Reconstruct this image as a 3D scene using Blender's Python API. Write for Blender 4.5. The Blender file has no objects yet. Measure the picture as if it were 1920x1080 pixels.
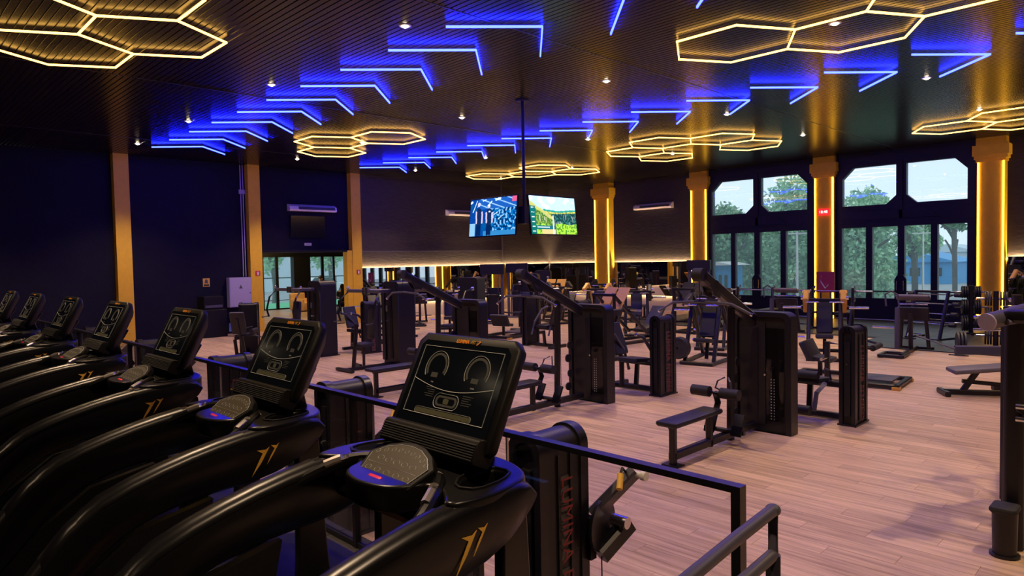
import bpy, math, random
from mathutils import Vector, Matrix
R = math.radians
PI = math.pi
sc = bpy.context.scene
col = sc.collection

# ------------------------------------------------------------------ camera
EYE = 2.2
cam = bpy.data.objects.new('camera', bpy.data.cameras.new('camera'))
col.objects.link(cam)
cam.data.sensor_width = 36
cam.data.lens = 24
cam.data.clip_start = 0.05
cam.data.clip_end = 300
AZ, PIT, ROL = R(45.6), math.atan(52 / 1280), 0.02
fw = Vector((math.cos(AZ) * math.cos(PIT), math.sin(AZ) * math.cos(PIT), -math.sin(PIT)))
rt = Vector((math.sin(AZ), -math.cos(AZ), 0))
up = rt.cross(fw)
r2 = rt * math.cos(ROL) - up * math.sin(ROL)
u2 = rt * math.sin(ROL) + up * math.cos(ROL)
M = Matrix((r2, u2, -fw)).transposed().to_4x4()
M.translation = Vector((0, 0, EYE))
cam.matrix_world = M
sc.camera = cam

# ------------------------------------------------------------------ world, exposure
w = bpy.data.worlds.new('sky')
sc.world = w
w.use_nodes = True
wb = w.node_tree.nodes['Background']
wb.inputs['Color'].default_value = (0.76, 0.85, 1.0, 1)
wb.inputs['Strength'].default_value = 1.35
sc.view_settings.view_transform = 'Standard'
sc.view_settings.look = 'None'
sc.view_settings.exposure = 0.0
sc.view_settings.gamma = 1.0
sc.view_settings.use_curve_mapping = False
sc.cycles.max_bounces = 8
sc.cycles.transparent_max_bounces = 12
sc.cycles.sample_clamp_indirect = 4

K_WARM = 7.0      # hexagon tubes
K_BLUE = 70.0     # chevron tubes
K_COL = 12.0       # column strips
K_WALL = 400.0      # mirror strips
K_SPOT = 440.0    # downlights

# ------------------------------------------------------------------ materials
def nmat(name, color, rough=0.5, metal=0.0, emis=None, es=0.0, bump=0.0, bscale=60.0, var=0.0, vscale=4.0,
         spec=0.5, coat=0.0, stretch=None):
    m = bpy.data.materials.new(name)
    m.use_nodes = True
    nt = m.node_tree
    b = nt.nodes['Principled BSDF']
    b.inputs['Base Color'].default_value = (*color, 1)
    b.inputs['Roughness'].default_value = rough
    b.inputs['Metallic'].default_value = metal
    b.inputs['Specular IOR Level'].default_value = spec
    b.inputs['Coat Weight'].default_value = coat
    if emis:
        b.inputs['Emission Color'].default_value = (*emis, 1)
        b.inputs['Emission Strength'].default_value = es
    tc = nt.nodes.new('ShaderNodeTexCoord')
    src = tc.outputs['Object']
    if stretch:
        mp = nt.nodes.new('ShaderNodeMapping')
        mp.inputs['Scale'].default_value = stretch
        nt.links.new(src, mp.inputs['Vector'])
        src = mp.outputs['Vector']
    if var > 0:
        n = nt.nodes.new('ShaderNodeTexNoise')
        n.inputs['Scale'].default_value = vscale
        n.inputs['Detail'].default_value = 5
        nt.links.new(src, n.inputs['Vector'])
        mx = nt.nodes.new('ShaderNodeMix')
        mx.data_type = 'RGBA'
        mx.inputs['A'].default_value = (*[c * (1 - var) for c in color], 1)
        mx.inputs['B'].default_value = (*[min(1, c * (1 + var)) for c in color], 1)
        nt.links.new(n.outputs['Fac'], mx.inputs['Factor'])
        nt.links.new(mx.outputs['Result'], b.inputs['Base Color'])
    if bump > 0:
        n = nt.nodes.new('ShaderNodeTexNoise')
        n.inputs['Scale'].default_value = bscale
        n.inputs['Detail'].default_value = 4
        nt.links.new(src, n.inputs['Vector'])
        bp = nt.nodes.new('ShaderNodeBump')
        bp.inputs['Strength'].default_value = bump
        bp.inputs['Distance'].default_value = min(0.01, 0.25 / bscale)
        nt.links.new(n.outputs['Fac'], bp.inputs['Height'])
        nt.links.new(bp.outputs['Normal'], b.inputs['Normal'])
    return m

MT = {
    'shell': nmat('treadmill_shell', (0.005, 0.005, 0.006), 0.30, bump=0.03, bscale=300, spec=0.4),
    'matte': nmat('matte_black', (0.006, 0.006, 0.007), 0.5, spec=0.25, bump=0.15, bscale=300),
    'grip': nmat('ridged_grip', (0.016, 0.016, 0.017), 0.6, bump=0.5, bscale=260),
    'belt': nmat('running_belt', (0.012, 0.012, 0.012), 0.75, bump=0.4, bscale=220),
    'glossb': nmat('gloss_black', (0.005, 0.007, 0.012), 0.12),
    'frame': nmat('powder_coated_steel', (0.009, 0.008, 0.012), 0.36, spec=0.45, bump=0.08, bscale=400),
    'frameg': nmat('grey_powder_coat', (0.07, 0.065, 0.09), 0.4, bump=0.08, bscale=400),
    'gold': nmat('gold_powder_coat', (0.62, 0.34, 0.07), 0.42, 0.2, bump=0.08, bscale=400),
    'shroud': nmat('tower_shroud', (0.011, 0.010, 0.014), 0.42, spec=0.4, bump=0.12, bscale=300),
    'shroudd': nmat('dark_shroud', (0.006, 0.006, 0.008), 0.5, bump=0.12, bscale=300),
    'pad': nmat('vinyl_pad', (0.014, 0.013, 0.020), 0.5, bump=0.2, bscale=180),
    'padg': nmat('grey_vinyl', (0.12, 0.11, 0.12), 0.5, bump=0.2, bscale=180),
    'foam': nmat('foam_roller', (0.012, 0.012, 0.018), 0.65, bump=0.2, bscale=200),
    'rubber': nmat('rubber', (0.015, 0.015, 0.016), 0.7, bump=0.2, bscale=200),
    'plate': nmat('plate_rubber', (0.020, 0.020, 0.024), 0.5, bump=0.15, bscale=150),
    'chrome': nmat('chrome', (0.75, 0.74, 0.76), 0.22, 1.0),
    'steel': nmat('brushed_steel', (0.50, 0.46, 0.44), 0.35, 0.9, bump=0.1, bscale=200),
    'white': nmat('white_plastic', (0.75, 0.72, 0.70), 0.4),
    'print': nmat('screen_print', (0.42, 0.45, 0.45), 0.5),
    'printd': nmat('dim_screen_print', (0.07, 0.075, 0.07), 0.5),
    'olive': nmat('display_window', (0.10, 0.105, 0.065), 0.3),
    'orange': nmat('orange_print', (0.85, 0.30, 0.03), 0.5, emis=(0.85, 0.30, 0.03), es=0.0),
    'amber': nmat('amber_decal', (0.75, 0.42, 0.05), 0.45),
    'red': nmat('red_key', (0.85, 0.02, 0.05), 0.4),
    'redp': nmat('red_lettering', (0.20, 0.018, 0.018), 0.5),
    'keypad': nmat('keypad_membrane', (0.050, 0.042, 0.028), 0.45, var=0.3, vscale=300),
    'yellow': nmat('yellow_handle', (0.85, 0.50, 0.06), 0.45),
    'navy': nmat('navy_plaster', (0.010, 0.009, 0.022), 0.85, spec=0.15, bump=0.9, bscale=14, var=0.25, vscale=3),
    'brownw': nmat('black_stone_plaster', (0.050, 0.042, 0.040), 0.8, spec=0.2, bump=1.0, bscale=5, var=0.3, vscale=3, stretch=(1, 1, 3.5)),
    'colr': nmat('amber_paint', (0.82, 0.50, 0.02), 0.7, bump=0.6, bscale=30, var=0.12, vscale=6),
    'warm': nmat('warm_led', (0, 0, 0), 0.5, emis=(1.0, 0.52, 0.10), es=K_WARM),
    'blue': nmat('blue_led', (0, 0, 0), 0.5, emis=(0.006, 0.010, 1.0), es=K_BLUE),
    'cols': nmat('amber_led', (0, 0, 0), 0.5, emis=(1.0, 0.50, 0.03), es=K_COL),
    'wstrip': nmat('cream_led', (0, 0, 0), 0.5, emis=(1.0, 0.66, 0.32), es=K_WALL),
    'lstrip': nmat('dim_cream_led', (0, 0, 0), 0.5, emis=(1.0, 0.66, 0.32), es=60),
    'lamp': nmat('lamp_face', (0, 0, 0), 0.5, emis=(1.0, 0.80, 0.55), es=25),
    'cream': nmat('cream_paint', (0.55, 0.48, 0.38), 0.7, bump=0.2, bscale=20),
    'acw': nmat('air_conditioner_white', (0.85, 0.80, 0.78), 0.45),
    'cab': nmat('grey_cabinet', (0.42, 0.38, 0.50), 0.5),
    'wframe': nmat('dark_window_frame', (0.008, 0.008, 0.014), 0.5, spec=0.3, bump=0.1, bscale=100),
    'sky': nmat('outside_paving', (0.30, 0.32, 0.33), 0.8, var=0.3),
    'turf': nmat('green_turf', (0.08, 0.50, 0.22), 0.9, bump=0.5, bscale=60, var=0.2),
    'tan': nmat('cream_upholstery', (0.70, 0.45, 0.18), 0.8, bump=0.1),
    'leaf': nmat('leaves', (0.22, 0.42, 0.22), 0.7, var=0.45, vscale=0.8),
    'leafl': nmat('light_leaves', (0.34, 0.60, 0.33), 0.7, var=0.45, vscale=0.8),
    'bark': nmat('bark', (0.10, 0.08, 0.07), 0.9, bump=0.6, bscale=12),
    'bluep': nmat('blue_painted_metal', (0.03, 0.28, 0.60), 0.6),
    'bldg': nmat('pale_wall', (0.55, 0.66, 0.72), 0.8, var=0.1),
    'carw': nmat('car_paint', (0.75, 0.80, 0.85), 0.3, coat=0.5),
    'dglass': nmat('car_glass', (0.02, 0.03, 0.04), 0.1),
    'skin': nmat('skin', (0.45, 0.26, 0.18), 0.6),
    'hair': nmat('dark_hair', (0.012, 0.009, 0.008), 0.7),
    'jeans': nmat('blue_jeans', (0.08, 0.16, 0.42), 0.85, bump=0.3, bscale=200),
    'cloth': nmat('black_cloth', (0.018, 0.018, 0.022), 0.9),
    'greyc': nmat('grey_cloth', (0.12, 0.11, 0.10), 0.9),
    'crim': nmat('crimson_card', (0.40, 0.03, 0.08), 0.5),
    'signr': nmat('red_sign', (0.60, 0.05, 0.03), 0.5),
    'redled': nmat('red_display', (0, 0, 0), 0.5, emis=(1, 0.02, 0.02), es=1.6),
    'redlit': nmat('red_digits', (0, 0, 0), 0.5, emis=(1, 0.45, 0.4), es=4.0),
    'signy': nmat('yellow_sign', (0.80, 0.45, 0.05), 0.5),
    'daygap': nmat('painted_daylight', (0.60, 0.66, 0.72), 0.4),  # pale colour stands in for daylight showing at the floor
    'bluel': nmat('painted_glow_lettering', (0.25, 0.4, 0.95), 0.4, emis=(0.15, 0.3, 1.0), es=0.7),  # emission stands in for blue light falling on the hood sticker
    'lumrim': nmat('grey_letter_edge', (0.09, 0.08, 0.085), 0.5),
    'hallf': nmat('hall_floor_tile', (0.60, 0.42, 0.26), 0.35, var=0.08),
}

def fix(m, **kw):
    b = MT[m].node_tree.nodes['Principled BSDF']
    for k, v in kw.items():
        b.inputs[k.replace('_', ' ')].default_value = v

def glass_mat(name, tint, refl=1.0, add=0.0):
    m = bpy.data.materials.new(name)
    m.use_nodes = True
    nt = m.node_tree
    nt.nodes.clear()
    o = nt.nodes.new('ShaderNodeOutputMaterial')
    t = nt.nodes.new('ShaderNodeBsdfTransparent')
    t.inputs['Color'].default_value = (*tint, 1)
    g = nt.nodes.new('ShaderNodeBsdfGlossy')
    g.inputs['Roughness'].default_value = 0.02
    f = nt.nodes.new('ShaderNodeLayerWeight')
    f.inputs['Blend'].default_value = 0.5
    pw = nt.nodes.new('ShaderNodeMath')
    pw.operation = 'POWER'
    pw.inputs[1].default_value = 4.0
    mm = nt.nodes.new('ShaderNodeMath')
    mm.operation = 'MULTIPLY_ADD'
    mm.inputs[1].default_value = 0.9
    mm.inputs[2].default_value = 0.04 * refl
    nt.links.new(f.outputs['Facing'], pw.inputs[0])
    mx = nt.nodes.new('ShaderNodeMixShader')
    nt.links.new(pw.outputs[0], mm.inputs[0])
    nt.links.new(mm.outputs[0], mx.inputs[0])
    nt.links.new(t.outputs[0], mx.inputs[1])
    nt.links.new(g.outputs[0], mx.inputs[2])
    last = mx.outputs[0]
    if add > 0:
        d = nt.nodes.new('ShaderNodeBsdfDiffuse')
        d.inputs['Color'].default_value = (0.6, 0.75, 0.75, 1)
        m2 = nt.nodes.new('ShaderNodeMixShader')
        tr = nt.nodes.new('ShaderNodeBsdfTranslucent')
        tr.inputs['Color'].default_value = (0.6, 0.78, 0.78, 1)
        m2.inputs[0].default_value = add
        nt.links.new(last, m2.inputs[1])
        nt.links.new(tr.outputs[0], m2.inputs[2])
        last = m2.outputs[0]
    nt.links.new(last, o.inputs['Surface'])
    return m

MT['glass'] = glass_mat('window_glass', (0.93, 0.99, 0.985), 1.3, 0.09)
MT['guard'] = glass_mat('guard_glass', (0.93, 0.93, 0.95), 1.0)
MT['acry'] = glass_mat('clear_acrylic', (0.5, 0.48, 0.5), 1.0, 0.04)

def mirror_mat():
    m = nmat('mirror', (0.72, 0.70, 0.72), 0.015, 1.0)
    return m
MT['mirror'] = mirror_mat()

def floor_mat():
    m = bpy.data.materials.new('laminate_planks')
    m.use_nodes = True
    nt = m.node_tree
    b = nt.nodes['Principled BSDF']
    N, L = nt.nodes.new, nt.links.new
    geo = N('ShaderNodeNewGeometry')
    sep = N('ShaderNodeSeparateXYZ')
    L(geo.outputs['Position'], sep.inputs[0])
    def mth(op, a, bb=None, c=None):
        n = N('ShaderNodeMath')
        n.operation = op
        for i, v in enumerate((a, bb, c)):
            if v is None:
                continue
            if isinstance(v, (int, float)):
                n.inputs[i].default_value = v
            else:
                L(v, n.inputs[i])
        return n.outputs[0]
    row = mth('FLOOR', mth('DIVIDE', sep.outputs[0], PW))
    off = mth('MULTIPLY', mth('FRACT', mth('MULTIPLY', row, 0.37)), PL)
    seg = mth('FLOOR', mth('DIVIDE', mth('ADD', sep.outputs[1], off), PL))
    cb = N('ShaderNodeCombineXYZ')
    L(row, cb.inputs[0])
    L(seg, cb.inputs[1])
    wn = N('ShaderNodeTexWhiteNoise')
    L(cb.outputs[0], wn.inputs['Vector'])
    mp = N('ShaderNodeMapping')
    mp.inputs['Scale'].default_value = (22, 1.1, 1)
    L(geo.outputs['Position'], mp.inputs['Vector'])
    vm = N('ShaderNodeVectorMath')
    vm.operation = 'ADD'
    L(mp.outputs[0], vm.inputs[0])
    L(wn.outputs['Color'], vm.inputs[1])
    ns = N('ShaderNodeTexNoise')
    ns.inputs['Scale'].default_value = 1.0
    ns.inputs['Detail'].default_value = 6
    ns.inputs['Roughness'].default_value = 0.6
    L(vm.outputs[0], ns.inputs['Vector'])
    f = mth('ADD', mth('MULTIPLY', wn.outputs['Value'], 0.22), mth('MULTIPLY_ADD', ns.outputs['Fac'], 1.7, -0.42))
    cr = N('ShaderNodeValToRGB')
    cr.color_ramp.elements[0].position = 0.15
    cr.color_ramp.elements[0].color = (0.31, 0.20, 0.125, 1)
    cr.color_ramp.elements[1].position = 0.85
    cr.color_ramp.elements[1].color = (0.72, 0.51, 0.34, 1)
    L(f, cr.inputs[0])
    L(cr.outputs[0], b.inputs['Base Color'])
    b.inputs['Roughness'].default_value = 0.42
    return m
PW, PL = 0.18, 1.2
MT['floor'] = floor_mat()

def ceil_mat():
    m = nmat('dark_slat_ceiling', (0.010, 0.008, 0.009), 0.25, bump=0.10, bscale=1.0, var=0.3, vscale=1.5, stretch=(30, 1, 1), spec=0.18)
    return m
MT['ceil'] = ceil_mat()

# ------------------------------------------------------------------ geometry helpers
def basis(d, upv=(0, 0, 1)):
    d = Vector(d).normalized()
    u = Vector(upv)
    if abs(d.dot(u)) > 0.98:
        u = Vector((1, 0, 0)) if abs(d.x) < 0.9 else Vector((0, 1, 0))
    s = d.cross(u).normalized()
    return d, s, s.cross(d).normalized()

class G:
    def __init__(s):
        s.v, s.f = [], []
    def add(s, vs, fs):
        o = len(s.v)
        s.v += [tuple(v) for v in vs]
        s.f += [tuple(i + o for i in f) for f in fs]
        return s
    def box(s, x0, y0, z0, x1, y1, z1):
        return s.add([(x0, y0, z0), (x1, y0, z0), (x1, y1, z0), (x0, y1, z0), (x0, y0, z1), (x1, y0, z1), (x1, y1, z1), (x0, y1, z1)],
                     [(0, 3, 2, 1), (4, 5, 6, 7), (0, 1, 5, 4), (1, 2, 6, 5), (2, 3, 7, 6), (3, 0, 4, 7)])
    def loft(s, rings, cap=True, closed=False):
        n = len(rings[0])
        vs = [p for r in rings for p in r]
        fs = []
        m = len(rings)
        for i in range(m if closed else m - 1):
            for j in range(n):
                a, b = i * n + j, i * n + (j + 1) % n
                c, d = ((i + 1) % m) * n + (j + 1) % n, ((i + 1) % m) * n + j
                fs.append((a, b, c, d))
        if cap and not closed:
            fs.append(tuple(range(n - 1, -1, -1)))
            fs.append(tuple(range((m - 1) * n, m * n)))
        return s.add(vs, fs)
    def beam(s, p, q, w, h, upv=(0, 0, 1), ch=0.18):
        d, a, b = basis(Vector(q) - Vector(p), upv)
        c = min(w, h) * ch
        W, H = w / 2, h / 2
        sec = [(W, -H + c), (W, H - c), (W - c, H), (-W + c, H), (-W, H - c), (-W, -H + c), (-W + c, -H), (W - c, -H)]
        return s.loft([[Vector(e) + a * x + b * y for x, y in sec] for e in (p, q)])
    def slab(s, c, rx, ry, sx, sy, sz, ch=0.02):
        "padded block centred at c with unit axes rx, ry"
        rx, ry = Vector(rx).normalized(), Vector(ry).normalized()
        rz = rx.cross(ry)
        c = Vector(c)
        rings = []
        X, Y, Z = sx / 2, sy / 2, sz / 2
        def ring(k, z):
            q = max(ch, 0.001)
            pts = []
            for cx, cy in ((X - q, Y - q), (-X + q, Y - q), (-X + q, -Y + q), (X - q, -Y + q)):
                a0 = math.atan2(cy, cx)
                base = {(True, True): 0, (False, True): 90, (False, False): 180, (True, False): 270}[(cx > 0, cy > 0)]
                for t in (0, 30, 60, 90):
                    a = R(base + t)
                    pts.append(c + rx * (cx + (q - k) * math.cos(a)) + ry * (cy + (q - k) * math.sin(a)) + rz * z)
            return pts
        e = min(ch * 0.6, Z * 0.9)
        rings = [ring(e, -Z), ring(0, -Z + e), ring(0, Z - e), ring(e * .35, Z - e * .3), ring(e, Z)]
        return s.loft(rings)
    def cyl(s, p, q, r, n=16, r1=None):
        d, a, b = basis(Vector(q) - Vector(p))
        r1 = r if r1 is None else r1
        return s.loft([[Vector(e) + (a * math.cos(t * 2 * PI / n) + b * math.sin(t * 2 * PI / n)) * rr for t in range(n)] for e, rr in ((p, r), (q, r1))])
    def lathe(s, p, ax, prof, n=20):
        "prof: (distance along axis, radius)"
        d, a, b = basis(ax)
        return s.loft([[Vector(p) + d * h + (a * math.cos(t * 2 * PI / n) + b * math.sin(t * 2 * PI / n)) * max(rr, 1e-4) for t in range(n)] for h, rr in prof])
    def tube(s, pts, r, n=8, closed=False, flat=1.0):
        pts = [Vector(p) for p in pts]
        rings = []
        m = len(pts)
        pa = None
        for i, p in enumerate(pts):
            if closed:
                t = pts[(i + 1) % m] - pts[i - 1]
            else:
                t = (pts[min(i + 1, m - 1)] - pts[max(i - 1, 0)])
            t.normalize()
            if pa is None:
                _, a, b = basis(t)
            else:
                a = (pa - t * pa.dot(t))
                a.normalize()
                b = t.cross(a)
            pa = a
            rings.append([p + (a * math.cos(k * 2 * PI / n) + b * math.sin(k * 2 * PI / n) * flat) * r for k in range(n)])
        return s.loft(rings, closed=closed)
    def prism(s, poly, axis, a, b):
        "poly of 2D points; axis 'x' -> (y,z), 'y' -> (x,z), 'z' -> (x,y)"
        def P(u, v, k):
            return {'x': (k, u, v), 'y': (u, k, v), 'z': (u, v, k)}[axis]
        return s.loft([[P(u, v, k) for u, v in poly] for k in (a, b)])
    def ringprism(s, outer, inner, axis, a, b):
        def P(u, v, k):
            return {'x': (k, u, v), 'y': (u, k, v), 'z': (u, v, k)}[axis]
        return s.loft([[P(u, v, a) for u, v in outer], [P(u, v, b) for u, v in outer], [P(u, v, b) for u, v in inner], [P(u, v, a) for u, v in inner]], closed=True)
    def ball(s, c, r, n=12, m=8, sc3=(1, 1, 1)):
        c = Vector(c)
        return s.loft([[c + Vector((r * sc3[0] * math.sin(PI * i / m) * math.cos(2 * PI * j / n) if 0 < i < m else 0.0005 * math.cos(2 * PI * j / n),
                                    r * sc3[1] * math.sin(PI * i / m) * math.sin(2 * PI * j / n) if 0 < i < m else 0.0005 * math.sin(2 * PI * j / n),
                                    r * sc3[2] * math.cos(PI * i / m))) for j in range(n)] for i in range(m + 1)])
    def xf(s, mat):
        s.v = [tuple(mat @ Vector(v)) for v in s.v]
        return s
    def mesh(s, name, mat, ang=35, flip=True):
        me = bpy.data.meshes.new(name)
        me.from_pydata(s.v, [], s.f)
        import bmesh
        bm = bmesh.new()
        bm.from_mesh(me)
        bmesh.ops.recalc_face_normals(bm, faces=bm.faces)
        bm.to_mesh(me)
        bm.free()
        me.materials.append(MT[mat])
        if len(me.polygons):
            me.polygons.foreach_set('use_smooth', [True] * len(me.polygons))
            me.set_sharp_from_angle(angle=R(ang))
        return me
    def build(s, name, mat, parent=None, label=None, bevel=0, ang=35):
        o = bpy.data.objects.new(name, s.mesh(name, mat, ang))
        col.objects.link(o)
        if parent is not None:
            o.parent = parent
        if label:
            o['label'] = label
        if bevel:
            b = o.modifiers.new('bevel', 'BEVEL')
            b.width = bevel
            b.segments = 2
            b.limit_method = 'ANGLE'
            b.angle_limit = R(40)
            b.harden_normals = True
        return o

def arcp(cx, cy, r, a0, a1, n=8):
    return [(cx + r * math.cos(R(a0 + (a1 - a0) * i / n)), cy + r * math.sin(R(a0 + (a1 - a0) * i / n))) for i in range(n + 1)]
def rrect(x0, y0, x1, y1, r, n=4):
    return arcp(x1 - r, y1 - r, r, 0, 90, n) + arcp(x0 + r, y1 - r, r, 90, 180, n) + arcp(x0 + r, y0 + r, r, 180, 270, n) + arcp(x1 - r, y0 + r, r, 270, 360, n)
def soft(p, k=2):
    for _ in range(k):
        p = [(a[0] * u + b[0] * (1 - u), a[1] * u + b[1] * (1 - u)) for a, b in zip(p, p[1:] + p[:1]) for u in (.78, .22)]
    return p
def bez(p0, p1, p2, n=8):
    p0, p1, p2 = Vector(p0), Vector(p1), Vector(p2)
    return [p0 * (1 - t) ** 2 + p1 * 2 * t * (1 - t) + p2 * t * t for t in [i / n for i in range(n + 1)]]

def tag(o, label=None, cat=None, group=None, kind=None):
    if label: o['label'] = label
    if cat: o['category'] = cat
    if group: o['group'] = group
    if kind: o['kind'] = kind
    return o
def empty(name, x=0, y=0, z=0, rz=0, label=None, cat=None, group=None):
    o = bpy.data.objects.new(name, None)
    o.empty_display_size = 0.2
    col.objects.link(o)
    o.location = (x, y, z)
    o.rotation_euler = (0, 0, R(rz))
    return tag(o, label, cat, group)
KIDS = {}
def copy_tree(o, parent=None):
    c = o.copy()
    col.objects.link(c)
    if parent is not None:
        c.parent = parent
    for ch in list(o.children):
        copy_tree(ch, c)
    return c
def again(proto, x, y, rz, label, z=None):
    c = copy_tree(proto)
    c.location = (x, y, proto.location.z if z is None else z)
    c.rotation_euler = (0, 0, R(rz))
    c['label'] = label
    return c
def struct(o):
    o['kind'] = 'structure'
    return o

_tc = {}
def text(s, size, mat, parent, mw, name='lettering', ext=0.0008, label=None, space=1.0, shear=0.0, align='CENTER', bold=0.0):
    key = (s, size, mat, ext, space, shear, align, bold)
    if key not in _tc:
        cu = bpy.data.curves.new('t', 'FONT')
        cu.body = s
        cu.size = size
        cu.extrude = ext
        cu.space_character = space
        cu.shear = shear
        cu.offset = bold
        cu.align_x = align
        cu.align_y = 'CENTER'
        cu.resolution_u = 3
        ob = bpy.data.objects.new('t', cu)
        me = bpy.data.meshes.new_from_object(ob)
        me.name = name
        me.materials.clear()
        me.materials.append(MT[mat])
        bpy.data.objects.remove(ob)
        _tc[key] = me
    o = bpy.data.objects.new(name, _tc[key])
    col.objects.link(o)
    o.parent = parent
    o.matrix_local = mw
    if label: o['label'] = label
    return o
def frame_m(o, x, y):
    "matrix with local x,y axes"
    x, y = Vector(x).normalized(), Vector(y).normalized()
    z = x.cross(y)
    m = Matrix((x, y, z)).transposed().to_4x4()
    m.translation = Vector(o)
    return m

# ================================================================== THE SETTING
XW, YW, ZC = 24.35, 22.25, 5.5
X0, Y0 = -7.0, -10.0
fl = G().box(X0, Y0, -0.30, XW, YW, -0.006).build('floor', 'matte')
struct(fl)
def inview(x, y, z=0, mx=1.12):
    v = Vector((x, y, z - EYE))
    d = v.dot(fw)
    return d > 0.3 and abs(v.dot(r2)) / d < 0.75 * mx and abs(v.dot(u2)) / d < 0.42 * mx
cells = []
i0, i1 = int(math.floor(X0 / PW)), int(math.ceil(XW / PW))
for i in range(i0, i1):
    off = (i * 0.37 % 1.0) * PL
    j0, j1 = int(math.floor((Y0 + off) / PL)), int(math.ceil((YW + off) / PL))
    for j in range(j0, j1):
        x, y = i * PW, j * PL - off
        if x < X0 + .1 or x + PW > XW or y < Y0 - .0 or y + PL > YW + 1.0:
            continue
        cells.append((x, y))
def score(c):
    cx, cy = c[0] + PW / 2, c[1] + PL / 2
    if cx > 2.4 and cy > -3 and inview(cx, cy) and not (cx < 4 and cy > 3.5):
        return math.hypot(cx, cy)
    return 1e6
cells.sort(key=score)
gp = 0.0012
pm = G().box(gp, gp, -0.006, PW - gp, PL - gp, 0).mesh('plank', 'floor')
for x, y in cells[:300]:
    o = bpy.data.objects.new('plank', pm)
    col.objects.link(o)
    o.parent = fl
    o.location = (x, y, 0)
g = G()
for x, y in cells[300:]:
    g.box(x + gp, y + gp, -0.006, x + PW - gp, min(y + PL, YW) - gp, 0)
o = g.build('planks_beyond', 'floor', fl)
o['kind'] = 'stuff'

# rubber floor at the windows
rb = G().box(17.1, -6, 0.001, 24.1, 6.0, 0.011).box(19.0, 6.0, 0.001, 24.1, 14.0, 0.011).build('rubber_floor', 'rubber')
struct(rb)
MT['rubtile'] = nmat('rubber_tile', (0.030, 0.034, 0.040), 0.45, bump=0.3, bscale=120, var=0.4, vscale=40)
tm = G().box(0.004, 0.004, 0, 0.996, 0.996, 0.008).mesh('rubber_tile', 'rubtile')
for i in range(7):
    for j in range(-6, 14):
        if j >= 6 and i < 2:
            continue
        o = bpy.data.objects.new('rubber_tile', tm)
        col.objects.link(o)
        o.parent = rb
        o.location = (17.1 + i, j, 0.011)

# platform under the treadmills
pf = G().box(-6.9, -3, 0.0, 1.75, 0.95, 0.44).box(-6.9, 0.95, 0, 2.32, 21.9, 0.44).build('platform', 'matte')
struct(pf)
pf.name = 'floor_platform'
MT['platf'] = nmat('platform_rubber', (0.035, 0.032, 0.036), 0.6, bump=0.3, bscale=120, var=0.4, vscale=40)
tp = G().box(0.003, 0.003, 0, 0.997, 0.997, 0.01).mesh('rubber_tile', 'platf')
for i in range(-4, 2):
    for j in range(1, 13):
        o = bpy.data.objects.new('rubber_tile', tp)
        col.objects.link(o)
        o.parent = pf
        o.location = (i + 0.3, j - .04, 0.44)

# ceiling: base and long boards
cl = struct(G().box(X0, Y0, ZC + 0.012, XW + .3, YW + .2, ZC + 0.3).build('ceiling', 'matte'))
g = G()
nb = int((XW + 0.25 - X0) / 0.1)
for i in range(nb):
    x = X0 + i * 0.1
    for (a, b) in ((Y0, -5.2), (-5.2, 0.9), (0.9, 7.0), (7.0, 13.1), (13.1, 19.2), (19.2, YW)):
        g.add([(x + .006, a + .004, ZC + .012), (x + .006, b - .004, ZC + .012), (x + .014, a + .004, ZC), (x + .014, b - .004, ZC),
               (x + .094, a + .004, ZC), (x + .094, b - .004, ZC), (x + .1, a + .004, ZC + .008), (x + .1, b - .004, ZC + .008)],
              [(0, 2, 3, 1), (2, 4, 5, 3), (4, 6, 7, 5)])
o = g.build('ceiling_boards', 'ceil', cl)
o['kind'] = 'stuff'
g = G()
for y in (0.9, 7.0, 13.1, 19.2):
    g.box(X0, y - .012, ZC - .004, XW, y + .012, ZC + .01)
g.build('seam_strip', 'frame', cl)

def wall(name, mat, *boxes):
    g = G()
    for b in boxes:
        g.box(*b)
    return struct(g.build(name, mat))
wall('wall_left', 'navy', (X0, YW, 0, 9.95, YW + .25, ZC), (9.95, YW, 2.68, 13.45, YW + .25, ZC))
wall('wall_left_far', 'brownw', (13.45, YW, 0, XW + .25, YW + .25, ZC))
wall('wall_right', 'brownw', (XW, 13.62, 0, XW + .25, YW, ZC), (XW, Y0, 0, XW + .25, 4.84, ZC))
wall('wall_back', 'navy', (X0 - .25, Y0, 0, X0, YW, ZC))
wall('wall_front', 'navy', (X0, Y0 - .25, 0, XW, Y0, ZC))
# joint strips on the stone wall
g = G()
g.box(21.2, YW - .02, 2.1, 21.26, YW, ZC).box(13.9, YW - .015, 2.62, 21.2, YW, 2.66)
struct(g.build('trim_1', 'frameg'))

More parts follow.
